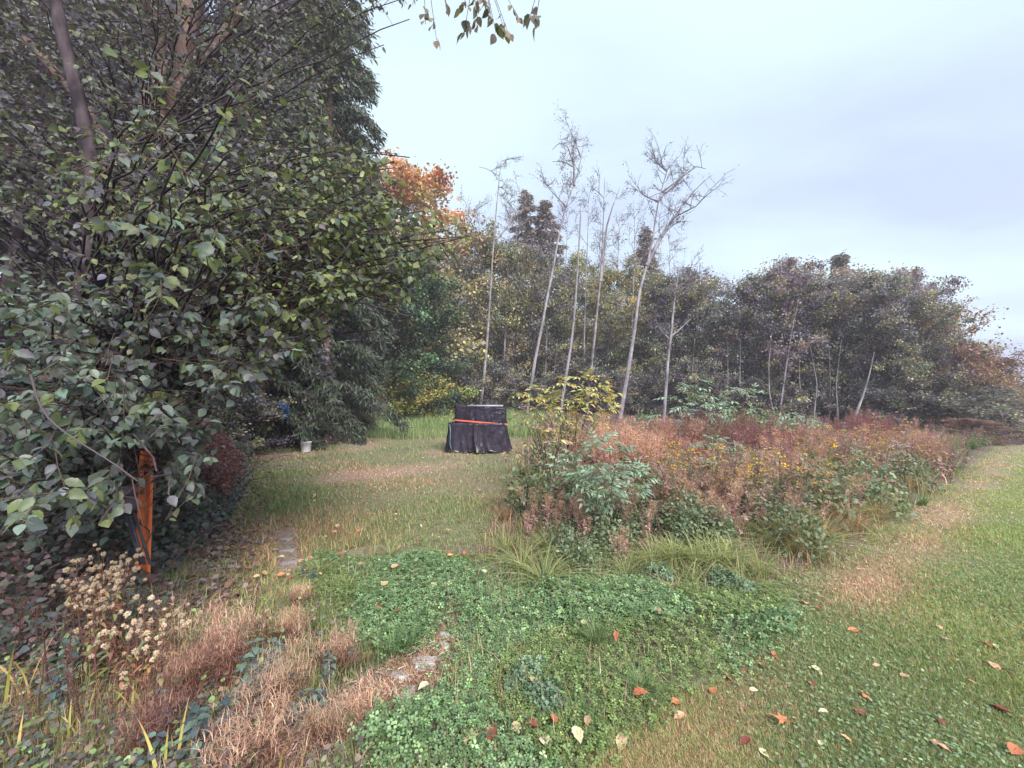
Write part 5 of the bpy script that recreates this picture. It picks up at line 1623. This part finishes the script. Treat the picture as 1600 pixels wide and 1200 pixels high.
weed_fill('red_weed', 28, 1030, 1220, 7.5, 10.5, 'red brown dead weed in the tall stand below the mint green elder', 'red brown weeds below the elder', (0.85, 1.15))
weed_fill('red_weed', 14, 1280, 1380, 10, 13, 'red brown dead weed far back in the patch near the grove', 'red brown weeds near the grove', (0.85, 1.1))
weed_fill('red_weed', 12, 980, 1300, 5.5, 8.5, 'red brown dead weed in the middle of the patch', 'red brown weeds in the middle', (0.6, 0.85))
weed_fill('tan_weed', 24, 900, 1060, 6.2, 9.0, 'tan plumed dead weed right of the tall elder shrub', 'tan weeds beside the elder', (0.95, 1.3))
weed_fill('tan_weed', 22, 1000, 1300, 5.0, 8.0, 'tan plumed dead weed in the middle of the patch', 'tan weeds in the middle', (0.6, 0.9))
weed_fill('tan_weed', 22, 1180, 1450, 6.5, 12.0, 'tan plumed dead weed far back in the patch', 'tan weeds at the back', (0.7, 1.0))
weed_fill('brown_weed', 26, 860, 1250, 5.0, 7.5, 'pale brown dead weed in the thick of the patch', 'pale brown weeds', (0.6, 0.95))
weed_fill('brown_weed', 44, 1200, 1470, 6.5, 12, 'pale brown dead weed toward the lawn side of the patch', 'pale brown weeds by the lawn', (0.6, 0.95))
weed_fill('yellow_weed', 20, 960, 1250, 4.8, 7.0, 'yellow flowered weed in the middle of the patch', 'yellow flowers in the middle', (0.7, 1.0))
weed_fill('yellow_weed', 32, 1180, 1450, 5.5, 11, 'yellow flowered weed on the lawn side of the patch', 'yellow flowers by the lawn', (0.7, 1.0))
weed_fill('aster_weed', 30, 1150, 1470, 6.0, 12, 'greyish seed headed weed on the lawn side of the patch', 'grey seed heads by the lawn', (0.7, 1.0))
weed_fill('aster_weed', 12, 980, 1200, 4.6, 6.5, 'greyish seed headed weed in the middle of the patch', 'grey seed heads in the middle', (0.6, 0.85))
weed_fill('leafy_weed', 60, 830, 1480, 4.5, 12, 'low leafy green weed filling between the dead stalks', 'leafy weeds in the patch', (0.8, 1.3))
weed_fill('green_tuft', 45, 1390, 1560, 8, 17, 'green grass tuft at the far end of the patch where it meets the lawn', 'green tufts at the far end', (1.3, 2.2))
weed_fill('leafy_weed', 14, 1400, 1560, 9, 17, 'low leafy weed at the far end of the patch where it meets the lawn', 'leafy weeds at the far end', (0.6, 0.9))
weed_fill('leafy_weed', 24, 830, 1250, 11, 17, 'leafy green weed at the back of the patch below the wood', 'leafy weeds at the back', (1.2, 1.9))
weed_fill('brown_weed', 30, 840, 1400, 11, 18, 'pale brown dead weed at the back below the wood', 'pale brown weeds at the back', (0.8, 1.15))
weed_fill('leafy_weed', 20, 830, 1300, 4.0, 5.4, 'low leafy weed along the front of the weed patch', 'leafy weeds along the front', (0.5, 0.9))
weed_fill('brown_weed', 12, 830, 1300, 4.3, 5.2, 'short pale brown weed along the front of the weed patch', 'short brown weeds along the front', (0.35, 0.6))
weed_fill('tan_weed', 9, 830, 1250, 4.2, 5.2, 'short tan plumed weed along the front of the weed patch', 'short tan weeds along the front', (0.4, 0.65))
weed_fill('brown_weed', 30, 1330, 1530, 8, 14.5, 'pale brown weed at the far end of the patch beside the lawn', 'pale brown weeds at the far end', (0.5, 0.8))
weed_fill('red_weed', 9, 1200, 1500, 7, 13, 'rusty red weed scattered on the lawn side of the patch', 'rusty weeds on the lawn side', (0.5, 0.9))
weed_fill('sedge_tuft', 12, 1180, 1330, 4.0, 6.2, 'green sedge tuft in the right front of the weed patch', 'sedges in the right front', (0.55, 0.8))
weed_fill('sedge_tuft', 13, 820, 1300, 3.7, 4.7, 'smaller green sedge tuft along the front edge of the weeds', 'sedges along the front edge', (0.4, 0.65))
weed_fill('dry_tuft', 14, 1180, 1430, 4.6, 8, 'straw coloured grass tuft on the lawn side of the patch', 'straw tufts by the lawn', (0.7, 1.1))
for u, v, s, lab in [(815, 880, 0.9, 'green sedge tuft at the left corner of the weed patch'), (850, 905, 1.0, 'arching sedge tuft in front of the pale mint shrub'), (790, 850, 0.75, 'small sedge tuft at the clearing edge of the weeds'),
                     (1090, 875, 1.05, 'large arching sedge tuft in the middle of the weed front'), (1130, 880, 1.0, 'arching sedge tuft right of the large one'), (1055, 868, 0.85, 'sedge tuft left of the large one'),
                     (1160, 905, 0.8, 'low sedge tuft at the clover edge of the weeds'), (890, 885, 0.8, 'sedge tuft below the tan plumes'), (1190, 890, 0.85, 'sedge tuft at the right front corner of the weeds'),
                     (980, 890, 0.7, 'sparse sedge tuft between the clover and the pale mint shrub'), (500, 900, 0.55, 'fine green tuft at the left edge of the clover'), (515, 880, 0.5, 'fine green tuft above the left clover edge'),
                     (610, 870, 0.5, 'fine green tuft at the upper clover edge'), (395, 985, 0.62, 'arching pale sedge tuft left of the pavers'), (420, 960, 0.45, 'small pale sedge tuft beside the dark weed stalk')]:
    plant('sedge_tuft', gp(u, v + (12 if v < 915 and u > 700 else 0)), lab, None, s * 0.72)
for u, v, s, lab in [(1330, 838, 0.95, 'orange straw grass tuft leaning at the right of the weeds'), (1290, 850, 0.9, 'straw grass tuft beside the orange one'), (1250, 872, 0.85, 'straw grass tuft near the worn lawn edge'), (1370, 815, 0.9, 'straw grass tuft farthest along the lawn edge'),
                     (790, 815, 0.6, 'single straw tuft at the clearing edge of the weeds')]:
    plant('dry_tuft', gp(u, v), lab, None, s)
for u, v, s, lab in [(640, 1015, 0.9, 'dense green grass tuft above the pale stones'), (615, 1025, 0.8, 'green grass tuft left of the dense one above the stones'), (1000, 1085, 0.7, 'green grass tuft between clover and lawn'), (905, 1130, 0.6, 'green grass tuft at the lower clover edge'),
                     (880, 1150, 0.6, 'small green grass tuft near the cream leaves'), (930, 1010, 0.9, 'pale green tuft in the middle of the clover'), (1440, 790, 1.1, 'bright green tuft at the lawn edge'), (1410, 805, 1.1, 'bright green grass clump beside the lawn edge weeds')]:
    plant('green_tuft', gp(u, v), lab, None, s)
for u, v, s, lab in [(855, 1105, 1.0, 'bluish crinkly leaved mound at the lower clover edge'), (835, 1060, 0.9, 'bluish crinkly mound above the lower one in the clover'), (810, 1080, 0.8, 'bluish crinkly mound left of the lower one'), (1030, 905, 1.1, 'crinkly leaved mound at the upper edge of the clover'),
                     (1130, 915, 1.2, 'crinkly leaved mound below the sedges'), (1165, 930, 1.0, 'crinkly leaved mound at the right end of the clover'), (700, 915, 0.8, 'crinkly leaved mound at the top of the bare strip'), (620, 890, 0.8, 'crinkly leaved mound left of the bare strip')]:
    plant('kale_mound', gp(u, v), lab, None, s)
for u, v, s, lab in [(905, 895, 0.7, 'dark green leafy bush at the front of the weed patch'), (880, 870, 0.75, 'dark leafy bush behind the front sedges'), (945, 868, 0.85, 'dark leafy bush under the pale mint shrub'), (925, 845, 0.8, 'leafy bush under the tan plumes')]:
    plant('leafy_weed', gp(u, v), lab, None, s)
for u, v, s, lab in [(905, 860, 0.62, 'orange tan plumed weed at the front below the mint shrub'), (925, 850, 0.7, 'orange tan plumed weed beside the mint shrub'), (970, 885, 0.42, 'single pale feathery plume low in the weed front'), (985, 850, 0.65, 'pale tan plumed weed right of the mint shrub'), (840, 845, 0.6, 'pale tan weed at the clearing edge')]:
    plant('tan_weed', gp(u, v), lab, None, s)

# ------------------------------------------------------------------ left foreground plants
# fluffy seed headed plants: stems, leaves and each seed head a part
OCT = None
def fluff_mesh(seed, r=0.011):
    g = np.random.default_rng(seed); mb = MB()
    n = 90
    d = unit(g.normal(0, 1, (n, 3)) + [0, 0, 0.25])
    mb.inst(SLIVER, d * 0.0015, frames(d, g.normal(0, 1, (n, 3)), r * g.uniform(0.8, 1.15, n), r * 0.36), jitter([srgb(196, 180, 160), srgb(206, 194, 178), srgb(178, 156, 138)], n, 0.06, 0.03, g))
    mb.tube(np.array([[0, 0, -0.012], [0, 0, -0.004], [0, 0, 0.001]]), [0.0015, 0.003, 0.002], 5, C=srgb(120, 92, 70))
    return mb.mesh('seed_head', M_DRY)


FLUFF = [fluff_mesh(k, 0.0095 + 0.0015 * k) for k in range(4)]


def fluffy(label, base, tips, seed, heads=7):
    g = np.random.default_rng(seed)
    root = thing('seed_head_plant', label, 'wildflower', base)
    stems, leaves = MB(), MB()
    cnt = 0
    for (u, v, D) in tips:
        e = at(u, v, D); b = np.array(base) + [g.normal(0, 0.07), g.normal(0, 0.07), -0.02]
        mid = 0.5 * (b + e) + g.normal(0, 0.03, 3)
        t = np.linspace(0, 1, 10)[:, None]
        path = (1 - t) ** 2 * b + 2 * t * (1 - t) * mid + t ** 2 * e
        stems.tube(path, np.linspace(0.004, 0.0018, 10), 5, C=srgb(104, 70, 64))
        for k in range(heads):
            f = g.uniform(0.6, 1.0)
            p = np.array([np.interp(f, t[:, 0], path[:, c]) for c in range(3)])
            c = curve_pts(p, (g.normal(0, 0.7), g.normal(0, 0.7), 0.9), g.uniform(0.04, 0.13), 5, (0, 0, 0.5), g, 0.12)
            stems.tube(c, np.linspace(0.0016, 0.001, 5), 3, C=srgb(124, 88, 70))
            o = bpy.data.objects.new('seed_head', FLUFF[cnt % 4]); cnt += 1
            COL.objects.link(o); o.parent = root
            o.location = c[-1] - np.array(base); o.rotation_euler = (g.normal(0, 0.4), g.normal(0, 0.4), g.uniform(0, 6))
            s_ = g.uniform(0.7, 1.25); o.scale = (s_, s_, s_)
        m = 16
        f = g.uniform(0.05, 0.85, m)
        P = np.stack([np.interp(f, t[:, 0], path[:, c]) for c in range(3)], -1); az = g.uniform(0, 6.28, m)
        leaves.inst(LANCE, P, frames(np.stack([np.cos(az), np.sin(az), g.uniform(-0.7, 0.4, m)], -1), np.array([0, 0, 1.0]) + g.normal(0, 0.35, (m, 3)), g.uniform(0.03, 0.07, m), g.uniform(0.03, 0.05, m)),
                    jitter([srgb(132, 134, 90), srgb(150, 120, 90), srgb(98, 104, 84), srgb(120, 80, 66)], m, 0.2, 0.06, g))
    stems.build('stem', M_TWIG, root); leaves.build('leaves', M_HERB, root)['kind'] = 'stuff'
    return root


gF = random.Random(9)
tipsA = [(gF.uniform(95, 215), gF.uniform(878, 960), gF.uniform(2.2, 2.75)) for _ in range(20)]
tipsB = [(gF.uniform(150, 270), gF.uniform(940, 1030), gF.uniform(2.0, 2.4)) for _ in range(15)]
fluffy('bushy plant topped with many cream seed heads in the left foreground', gp(150, 1075), tipsA, 1, 10)
fluffy('lower plant with cream seed heads right of the bushy one', gp(205, 1110), tipsB, 2, 7)


# feathery tan dead clumps
def feathery(label, u, v, rad, h, n, seed, pal=None):
    g = np.random.default_rng(seed); p = gp(u, v); mb = MB()
    nc = 26
    cz = np.stack([g.normal(0, rad * 0.6, nc), g.normal(0, rad * 0.6, nc), h * g.uniform(0.25, 1.0, nc)], -1)
    for c in cz:
        mb.tube(np.array([[c[0] * 0.35, c[1] * 0.35, -0.02], [c[0] * 0.7, c[1] * 0.7, c[2] * 0.6], c]) + p, [0.003, 0.0022, 0.0012], 4, C=srgb(120, 78, 62))
    idx = g.integers(0, nc, n)
    P = cz[idx] + g.normal(0, rad * 0.22, (n, 3))
    P[:, 2] = np.maximum(P[:, 2], 0.01)
    P = P + p
    d = unit(g.normal(0, 1, (n, 3)) + [0, 0, 0.35])
    bl = MB()
    fz = np.clip(((P[:, 2] - p[2]) / h - 0.25) / 0.5, 0, 1)[:, None]
    Cf = jitter([srgb(112, 72, 64), srgb(96, 64, 62)], n, 0.2, 0.05, g) * (1 - fz) + fz * jitter(pal or [srgb(172, 144, 124), srgb(152, 120, 104), srgb(184, 160, 140)], n, 0.2, 0.05, g)
    blades(mb, P, g.uniform(0, 6.28, n), g.uniform(0.025, 0.075, n), g.uniform(0.0014, 0.0028, n), g.uniform(0.3, 1.9, n), Cf, 3)
    o = mb.build('dead_weed_clump', M_DRY, loc=p)
    return tag(o, label, 'weed', 'feathery tan clumps in the foreground')


for k, (u, v, r, h, n, lab) in enumerate([
        (345, 1075, 0.17, 0.34, 4200, 'large feathery tan weed clump beside the cream seed heads'), (300, 1110, 0.13, 0.27, 2600, 'feathery reddish clump at the foot of the seed head plant'),
        (455, 1010, 0.10, 0.18, 2200, 'feathery tan clump left of the clover, farthest back'), (535, 1050, 0.12, 0.19, 2600, 'feathery tan clump beside the dense grass tuft'),
        (430, 1130, 0.15, 0.26, 3600, 'feathery tan clump in the middle of the left foreground'), (400, 1215, 0.17, 0.24, 3600, 'feathery tan clump at the bottom edge of the picture'),
        (565, 1115, 0.12, 0.07, 2600, 'flattened tan clump lying in the bare strip'), (465, 950, 0.08, 0.12, 1400, 'small feathery tan clump near the pavers'), (500, 1170, 0.11, 0.14, 1800, 'low feathery clump at the left edge of the bare strip'),
        (240, 1180, 0.14, 0.20, 2400, 'feathery red brown clump low in the left corner')]):
    feathery(lab, u, v, r * 0.85, h * 1.2, int(n * 0.45), 500 + k, None if k not in (1, 9) else [srgb(126, 98, 88), srgb(108, 82, 76), srgb(146, 118, 102)])

# dark blue green leafy stalks
def nettle(label, u, v, H, seed, pal, nst=4, L=0.085):
    g = np.random.default_rng(seed); p = gp(u, v)
    root = thing('leafy_stalk_plant', label, 'weed', p, 'dark leafy stalks in the left foreground')
    lm = [MB().add(*(lambda t_: (t_[0] * 0.1, t_[1]))(serrate(seed * 5 + k, 0.27, 0.25)), C=jitter(pal, 1, 0.15, 0.05, g)[0]).mesh('leaf', M_LEAF, smooth=True) for k in range(4)]
    c_ = 0
    for s in range(nst):
        b = p + [g.normal(0, 0.05), g.normal(0, 0.05), -0.02]
        st_ = curve_pts(b, (g.normal(0, 0.35), g.normal(0, 0.35), 1), H * g.uniform(0.7, 1.1), 9, (0, 0, 0), g, 0.06)
        MB().tube(st_, np.linspace(0.005, 0.002, 9), 5, C=srgb(96, 80, 84)).build('stem', M_TWIG, root, smooth=True)
        az = g.uniform(0, 3)
        for k in range(2, 9):
            for sd in (0, math.pi):
                a_ = az + k * math.pi / 2 + sd
                d = np.array([math.cos(a_), math.sin(a_), 0.15 - 0.06 * (9 - k)])
                M = frames(d[None], np.array([[0, -0.1, 1.0]]) + g.normal(0, 0.15, (1, 3)), 1, 1)[0] * (L / 0.1) * (1.15 - 0.07 * k) * g.uniform(0.85, 1.15)
                o = bpy.data.objects.new('leaf', lm[c_ % 4]); c_ += 1
                COL.objects.link(o); o.parent = root; o.matrix_basis = mat4(M, st_[k] - p)
    return root


BLUEG = [srgb(78, 96, 96), srgb(92, 112, 108), srgb(66, 80, 86)]
for k, (u, v, H, lab) in enumerate([(365, 1160, 0.30, 'dark blue green leafy stalks between the feathery tan clumps'), (425, 1075, 0.26, 'dark blue green leafy stalks behind the middle feathery clump'), (305, 1205, 0.26, 'dark leafy stalks at the bottom edge of the picture'),
                                  (515, 1055, 0.2, 'short dark leafy stalks beside the clover'), (110, 1060, 0.38, 'grey green leafy stalks left under the seed heads'), (280, 1130, 0.24, 'dark leafy stalks between the seed heads and the large feathery clump'), (480, 1130, 0.2, 'dark leafy stalks at the left side of the bare strip'), (395, 1110, 0.24, 'dark leafy stalks in front of the farther feathery clump'), (60, 1140, 0.3, 'dark grey leafy stalks in the lower left corner'), (480, 905, 0.16, 'small dark leafy stalks by the pavers')]):
    nettle(lab, u, v, H, 40 + k, BLUEG, 5 if k < 3 else 4, 0.085 if k < 3 else 0.06)


def sword(label, u, v, n, L, seed, pal, bend=(0.1, 0.6), W=0.013):
    g = np.random.default_rng(seed); p = gp(u, v)
    root = thing('sword_leaf_plant', label, 'plant', p, 'yellowish sword leaves in the left foreground')
    for k in range(n):
        mb = MB(); b = p + [g.normal(0, 0.03), g.normal(0, 0.03), -0.01]
        blades(mb, b[None], g.uniform(0, 6.28), L * g.uniform(0.6, 1.1), W * g.uniform(0.7, 1.2), g.uniform(*bend), jitter(pal, 1, 0.12, 0.05, g), 7, srgb(190, 150, 96)[None])
        mb.build('blade', M_GRASS, root)


YG = [srgb(166, 166, 92), srgb(148, 152, 84), srgb(186, 172, 110)]
for k, (u, v, n, L, lab) in enumerate([(35, 1110, 6, 0.5, 'yellow green sword leaves at the left edge of the picture'), (265, 1235, 7, 0.34, 'yellow sword leaves at the bottom left'), (310, 1200, 5, 0.32, 'pale sword leaves in front of the large feathery clump'),
                                    (100, 1165, 5, 0.34, 'sword leaves low under the seed heads'), (450, 1225, 6, 0.34, 'long arching blades at the bottom edge beside the bare strip'), (215, 1130, 6, 0.3, 'straw sword leaves right of the seed head stems'),
                                    (20, 1215, 6, 0.4, 'dark yellow sword leaves in the bottom left corner')]):
    sword(lab, u, v, n, L, 60 + k, YG)

# dark reddish dock stalks
kinds['dock_stalk'] = [weed_brown(600 + k, 0.42, [srgb(92, 66, 64), srgb(110, 82, 74)], 0.7, 3, 110, 0.35, 0.03, sl=(0.008, 0.02), sw=0.004).mesh('dock_stalk', M_DRY) for k in range(2)]
CATS['dock_stalk'] = 'weed'
plant('dock_stalk', gp(385, 1000), 'dark red brown seed stalk beside the pale sedge tuft', None, 0.8)
for k, (u, v, s) in enumerate([(60, 1050, 1.0), (95, 1100, 1.0), (30, 1020, 0.9), (130, 1150, 0.9), (180, 1160, 0.8), (230, 1120, 0.9), (270, 1150, 0.8), (60, 1160, 0.9), (160, 1060, 1.1), (120, 1020, 1.1), (235, 1060, 0.9), (200, 1200, 0.7)]):
    plant('dock_stalk', gp(u, v), 'thin dark brown seed stalk among the cream seed heads', 'brown stalks among the seed heads', s)
plant('dock_stalk', gp(405, 1010), 'dark red brown seed stalk right of the other one', None, 0.65)

# creeping light green leaves at the lower left corner
n = 1500
P, u, v = ground_samples(16000, -80, 560, 960, 1290)
P = P[R.uniform(0, 1, len(P)) < (0.32 + 0.25 * sn(P[:, 0], P[:, 1], 5, 71)) * np.where(u < 330, 1, 0.5) * ~inpoly(u, v, BARE)]; n = len(P)
P[:, 2] += R.uniform(0.02, 0.16, n)
L = R.uniform(0.014, 0.032, n)
mb = MB().inst(OVATE_LO, P, frames(R.normal(0, 1, (n, 3)) * [1, 1, 0.3], R.normal(0, 0.35, (n, 3)) + [0, -0.3, 1], L, L), jitter([srgb(112, 138, 92), srgb(84, 92, 84), srgb(96, 84, 84), srgb(120, 110, 92), srgb(74, 78, 82)], n, 0.2))
tag(mb.build('creeping_leaves', M_COVER, smooth=True), 'tangle of small creeping leaves in the lower left corner', 'ground cover', kind='stuff')

# fine filler of stems and blades through the weeds and the left foreground
P, u, v = ground_samples(90000, -200, 1500, 690, 1300)
x, y = P[:, 0], P[:, 1]
isl = (x > island_x(y) - 0.15) & (lawn_q(x, y) < -0.12 + 0.1 * sn(x, y, 4, 72)) & (y > 3.0)
lf = (u < 560) & (v > 930) & ~inpoly(u, v, BARE) & ~inpoly(u, v, CLOVER)
cv = inpoly(u, v, CLOVER) & (R.uniform(0, 1, len(u)) < 0.28)
m = isl | lf | cv
P, x, y, isl_ = P[m], x[m], y[m], isl[m]
n = len(x); D = np.hypot(x, y)
m = isl_ | (R.uniform(0, 1, len(x)) < 0.45); P, x, y, isl_, D = P[m], x[m], y[m], isl_[m], D[m]; n = len(x)
hgt = np.where(isl_, np.clip(0.12 + 0.09 * (y - 3.2), 0.1, 0.55), 0.16) * R.uniform(0.4, 1.3, n)
C = np.where((R.uniform(0, 1, n) < 0.5)[:, None], jitter(PALEBR + TAN + REDBR, n), jitter([srgb(118, 130, 86), srgb(98, 112, 84), srgb(142, 144, 96)], n))
blades(mb := MB(), P, R.uniform(0, 6.28, n), hgt, 0.0035 * np.maximum(1, D / 2.8), R.uniform(0.05, 1.1, n), C, 3)
tag(mb.build('tangled_stems', M_BLADE), 'tangle of thin stems and blades through the weeds', 'weeds', kind='stuff')

# ------------------------------------------------------------------ fallen leaves
ORG = [srgb(176, 112, 84), srgb(160, 96, 72)]; CRM = [srgb(188, 176, 148), srgb(180, 164, 130)]; PCH = [srgb(184, 146, 124)]; RED = [srgb(136, 78, 66), srgb(120, 68, 60)]; TNN = [srgb(158, 136, 106)]
LEAFV = {}
for nm, pal in (('o', ORG), ('c', CRM), ('p', PCH), ('r', RED), ('t', TNN)):
    LEAFV[nm] = []
    for k in range(3):
        tv, tt = serrate(800 + k, 0.27 + 0.03 * k, 0.1)
        tv = tv - [0, 0.5, 0]; tv[:, 2] += 0.25 * tv[:, 0] ** 2 + 0.35 * (tv[:, 1]) ** 2 * (1 if k else -0.3)
        mbx = MB().add(tv * 0.1, T=tt, C=jitter(pal, 1, 0.1, 0.04)[0])
        mbx.tube(np.array([[0, -0.075, 0.01], [0, -0.05, 0.004], [0, 0.0, 0.002]]), 0.0009, 4, C=srgb(150, 100, 70))
        LEAFV[nm].append(mbx.mesh('fallen_leaf', M_FALLEN, smooth=True))
MAP = [MB().add(maple_leaf(k)[0] * 0.15, T=maple_leaf(k)[1], C=jitter(ORG if k else PCH + ORG, 1, 0.08, 0.03)[0]).mesh('fallen_maple_leaf', M_FALLEN) for k in range(3)]


def fallen(mesh, u, v, s, label, group=None, lift=0.018, tilt=0.3):
    p = gp(u, v)
    inc = bool(inpoly(np.array([u]), np.array([v]), CLOVER)[0])
    o = bpy.data.objects.new(mesh.name.split('.')[0], mesh); COL.objects.link(o)
    o.location = (p[0], p[1], p[2] + (0.09 if inc else lift))
    s *= 0.8
    o.rotation_euler = (random.gauss(0.08, tilt * 0.7), random.gauss(0, tilt * 0.7), random.uniform(0, 6.28)); o.scale = (s, s, s)
    return tag(o, label, 'fallen leaf', group)


fallen(MAP[0], 738, 1180, 1.0, 'large orange maple leaf lying on the clover at the bottom edge', None, 0.03, 0.15)
fallen(MAP[1], 1224, 1135, 0.95, 'large orange maple leaf lying on the lawn', None, 0.035, 0.12)
named = [(851, 1187, 'c', 1.1, 'cream leaf lowest at the bottom edge between clover and lawn'), (903, 1181, 'c', 1.1, 'pointed cream leaf right of the lowest cream leaf'), (971, 1167, 'c', 1.0, 'cream oval leaf at the lower lawn corner'),
         (919, 1154, 't', 0.8, 'tan leaf above the pointed cream leaf'), (1061, 1125, 'p', 0.9, 'pinkish leaf on the lawn below the orange pink one'), (1055, 1102, 'o', 0.8, 'orange pink leaf on the lawn near the clover'), (1001, 1109, 'o', 1.0, 'curled orange leaf at the clover and lawn border'),
         (1115, 1084, 'o', 0.7, 'small orange leaf on the lawn above the pinkish one'), (1138, 1063, 't', 0.9, 'narrow tan leaf lying across the upper lawn corner'), (1178, 1083, 'c', 0.6, 'small round cream leaf on the lawn'), (834, 1090, 't', 0.8, 'tan yellow leaf standing beside the crinkly mound'),
         (1027, 972, 'p', 0.8, 'peach leaf caught in the middle of the clover'), (963, 1016, 'o', 0.8, 'orange leaf in the clover left of the peach one'), (912, 993, 'c', 0.9, 'cream leaf in the upper left clover'), (1164, 1165, 'r', 0.8, 'red brown leaf near the bottom of the lawn'),
         (831, 1161, 'r', 1.0, 'crumpled red brown leaf left of the tan leaf at the bottom'), (866, 1154, 'o', 0.8, 'orange brown leaf between the bottom tan leaves'), (805, 1168, 't', 0.8, 'tan leaf at the bottom left of the clover'),
         (1277, 1051, 'c', 0.8, 'yellow cream leaf on the lawn above the maple leaf'), (1347, 1118, 'r', 0.9, 'bright red leaf on the lawn right of the maple leaf'), (1415, 1061, 'p', 0.7, 'peach leaf on the middle lawn'), (1370, 1044, 'p', 0.6, 'small pale pink leaf left of the peach one on the lawn'),
         (1324, 1161, 'p', 0.8, 'pink leaf on the lawn below the bright red leaf'), (1567, 1114, 'r', 1.0, 'two toned red leaf near the right edge of the lawn'), (1553, 1044, 'p', 0.9, 'peach leaf near the right edge above the red one'), (1543, 1011, 'r', 0.8, 'dark red brown leaf near the right edge'),
         (1333, 989, 'o', 0.9, 'orange and cream leaf on the worn strip'), (1258, 944, 'p', 1.1, 'crumpled peach leaf at the corner of the weeds and the worn strip'), (1279, 953, 'r', 0.7, 'brown leaf beside the crumpled peach leaf'), (1354, 1095, 'o', 0.7, 'yellow orange leaf above the bright red leaf'),
         (1469, 1170, 'p', 0.9, 'peach leaf at the bottom right of the lawn'), (1585, 1179, 'o', 1.0, 'orange leaf in the bottom right corner'), (767, 1179, 'r', 1.0, 'curled brown leaf right of the orange maple leaf'), (549, 1193, 't', 1.4, 'large tan leaf at the bottom left of the bare strip'),
         (582, 1144, 'p', 1.1, 'pale tan leaf across the lower bare strip'), (641, 1109, 'c', 1.0, 'cream leaf at the clover edge of the bare strip'), (662, 1098, 'c', 1.0, 'cream leaf touching the clover right of the other cream one'), (645, 1070, 'o', 0.8, 'orange leaf below the pale stones'),
         (717, 1007, 'c', 0.9, 'yellow cream leaf right of the pale stones'), (550, 1106, 'o', 0.8, 'orange brown leaf left of the flattened tan clump'), (601, 929, 't', 0.9, 'tan leaf in the upper left clover patch'), (591, 969, 'r', 0.9, 'upright brown leaf behind the dense grass tuft'),
         (621, 972, 'r', 0.8, 'brown leaf right of the upright one'), (430, 862, 'c', 0.9, 'cream leaf beside the pavers'), (678, 930, 'c', 0.9, 'cream leaf at the top of the bare strip'), (666, 1067, 'o', 0.7, 'small orange leaf under the largest pale stone')]
for k, (u, v, c, s, lab) in enumerate(named):
    fallen(LEAFV[c][k % 3], u, v, s, lab)
for k in range(48):
    u, v = random.uniform(1180, 1600), 720 + 470 * random.random() ** 1.3
    p = gp(u, v)
    if lawn_q(p[0], p[1]) < 0.05: continue
    fallen(LEAFV[random.choice('ccppotr')][k % 3], u, v, random.uniform(0.35, 0.7), 'small fallen leaf scattered on the lawn', 'small fallen leaves on the lawn')
for k in range(110):
    u, v = random.uniform(380, 800), 665 + 250 * random.random()
    p = gp(u, v)
    if bramble_q(p[0], p[1]) > 0.2 or p[0] > island_x(p[1]): continue
    fallen(LEAFV[random.choice('cctptor')][k % 3], u, v, random.uniform(0.5, 0.95), 'small fallen leaf scattered in the clearing grass', 'small fallen leaves in the clearing', 0.06)

# ------------------------------------------------------------------ haze volume added to lift the dark tones
mh, hn, hl = nodes_of('haze')
ho = hn.new('ShaderNodeOutputMaterial'); hv = hn.new('ShaderNodeVolumePrincipled')
hv.inputs['Color'].default_value = (0.90, 0.84, 0.97, 1); hv.inputs['Density'].default_value = 0.0022
hl.new(hv.outputs[0], ho.inputs['Volume'])
hz_ = MB().box((0, 35, 8.5), (264, 156, 27)).build('haze', mh)
tag(hz_, 'thin pale haze added to lift the dark tones', 'haze', kind='stuff')
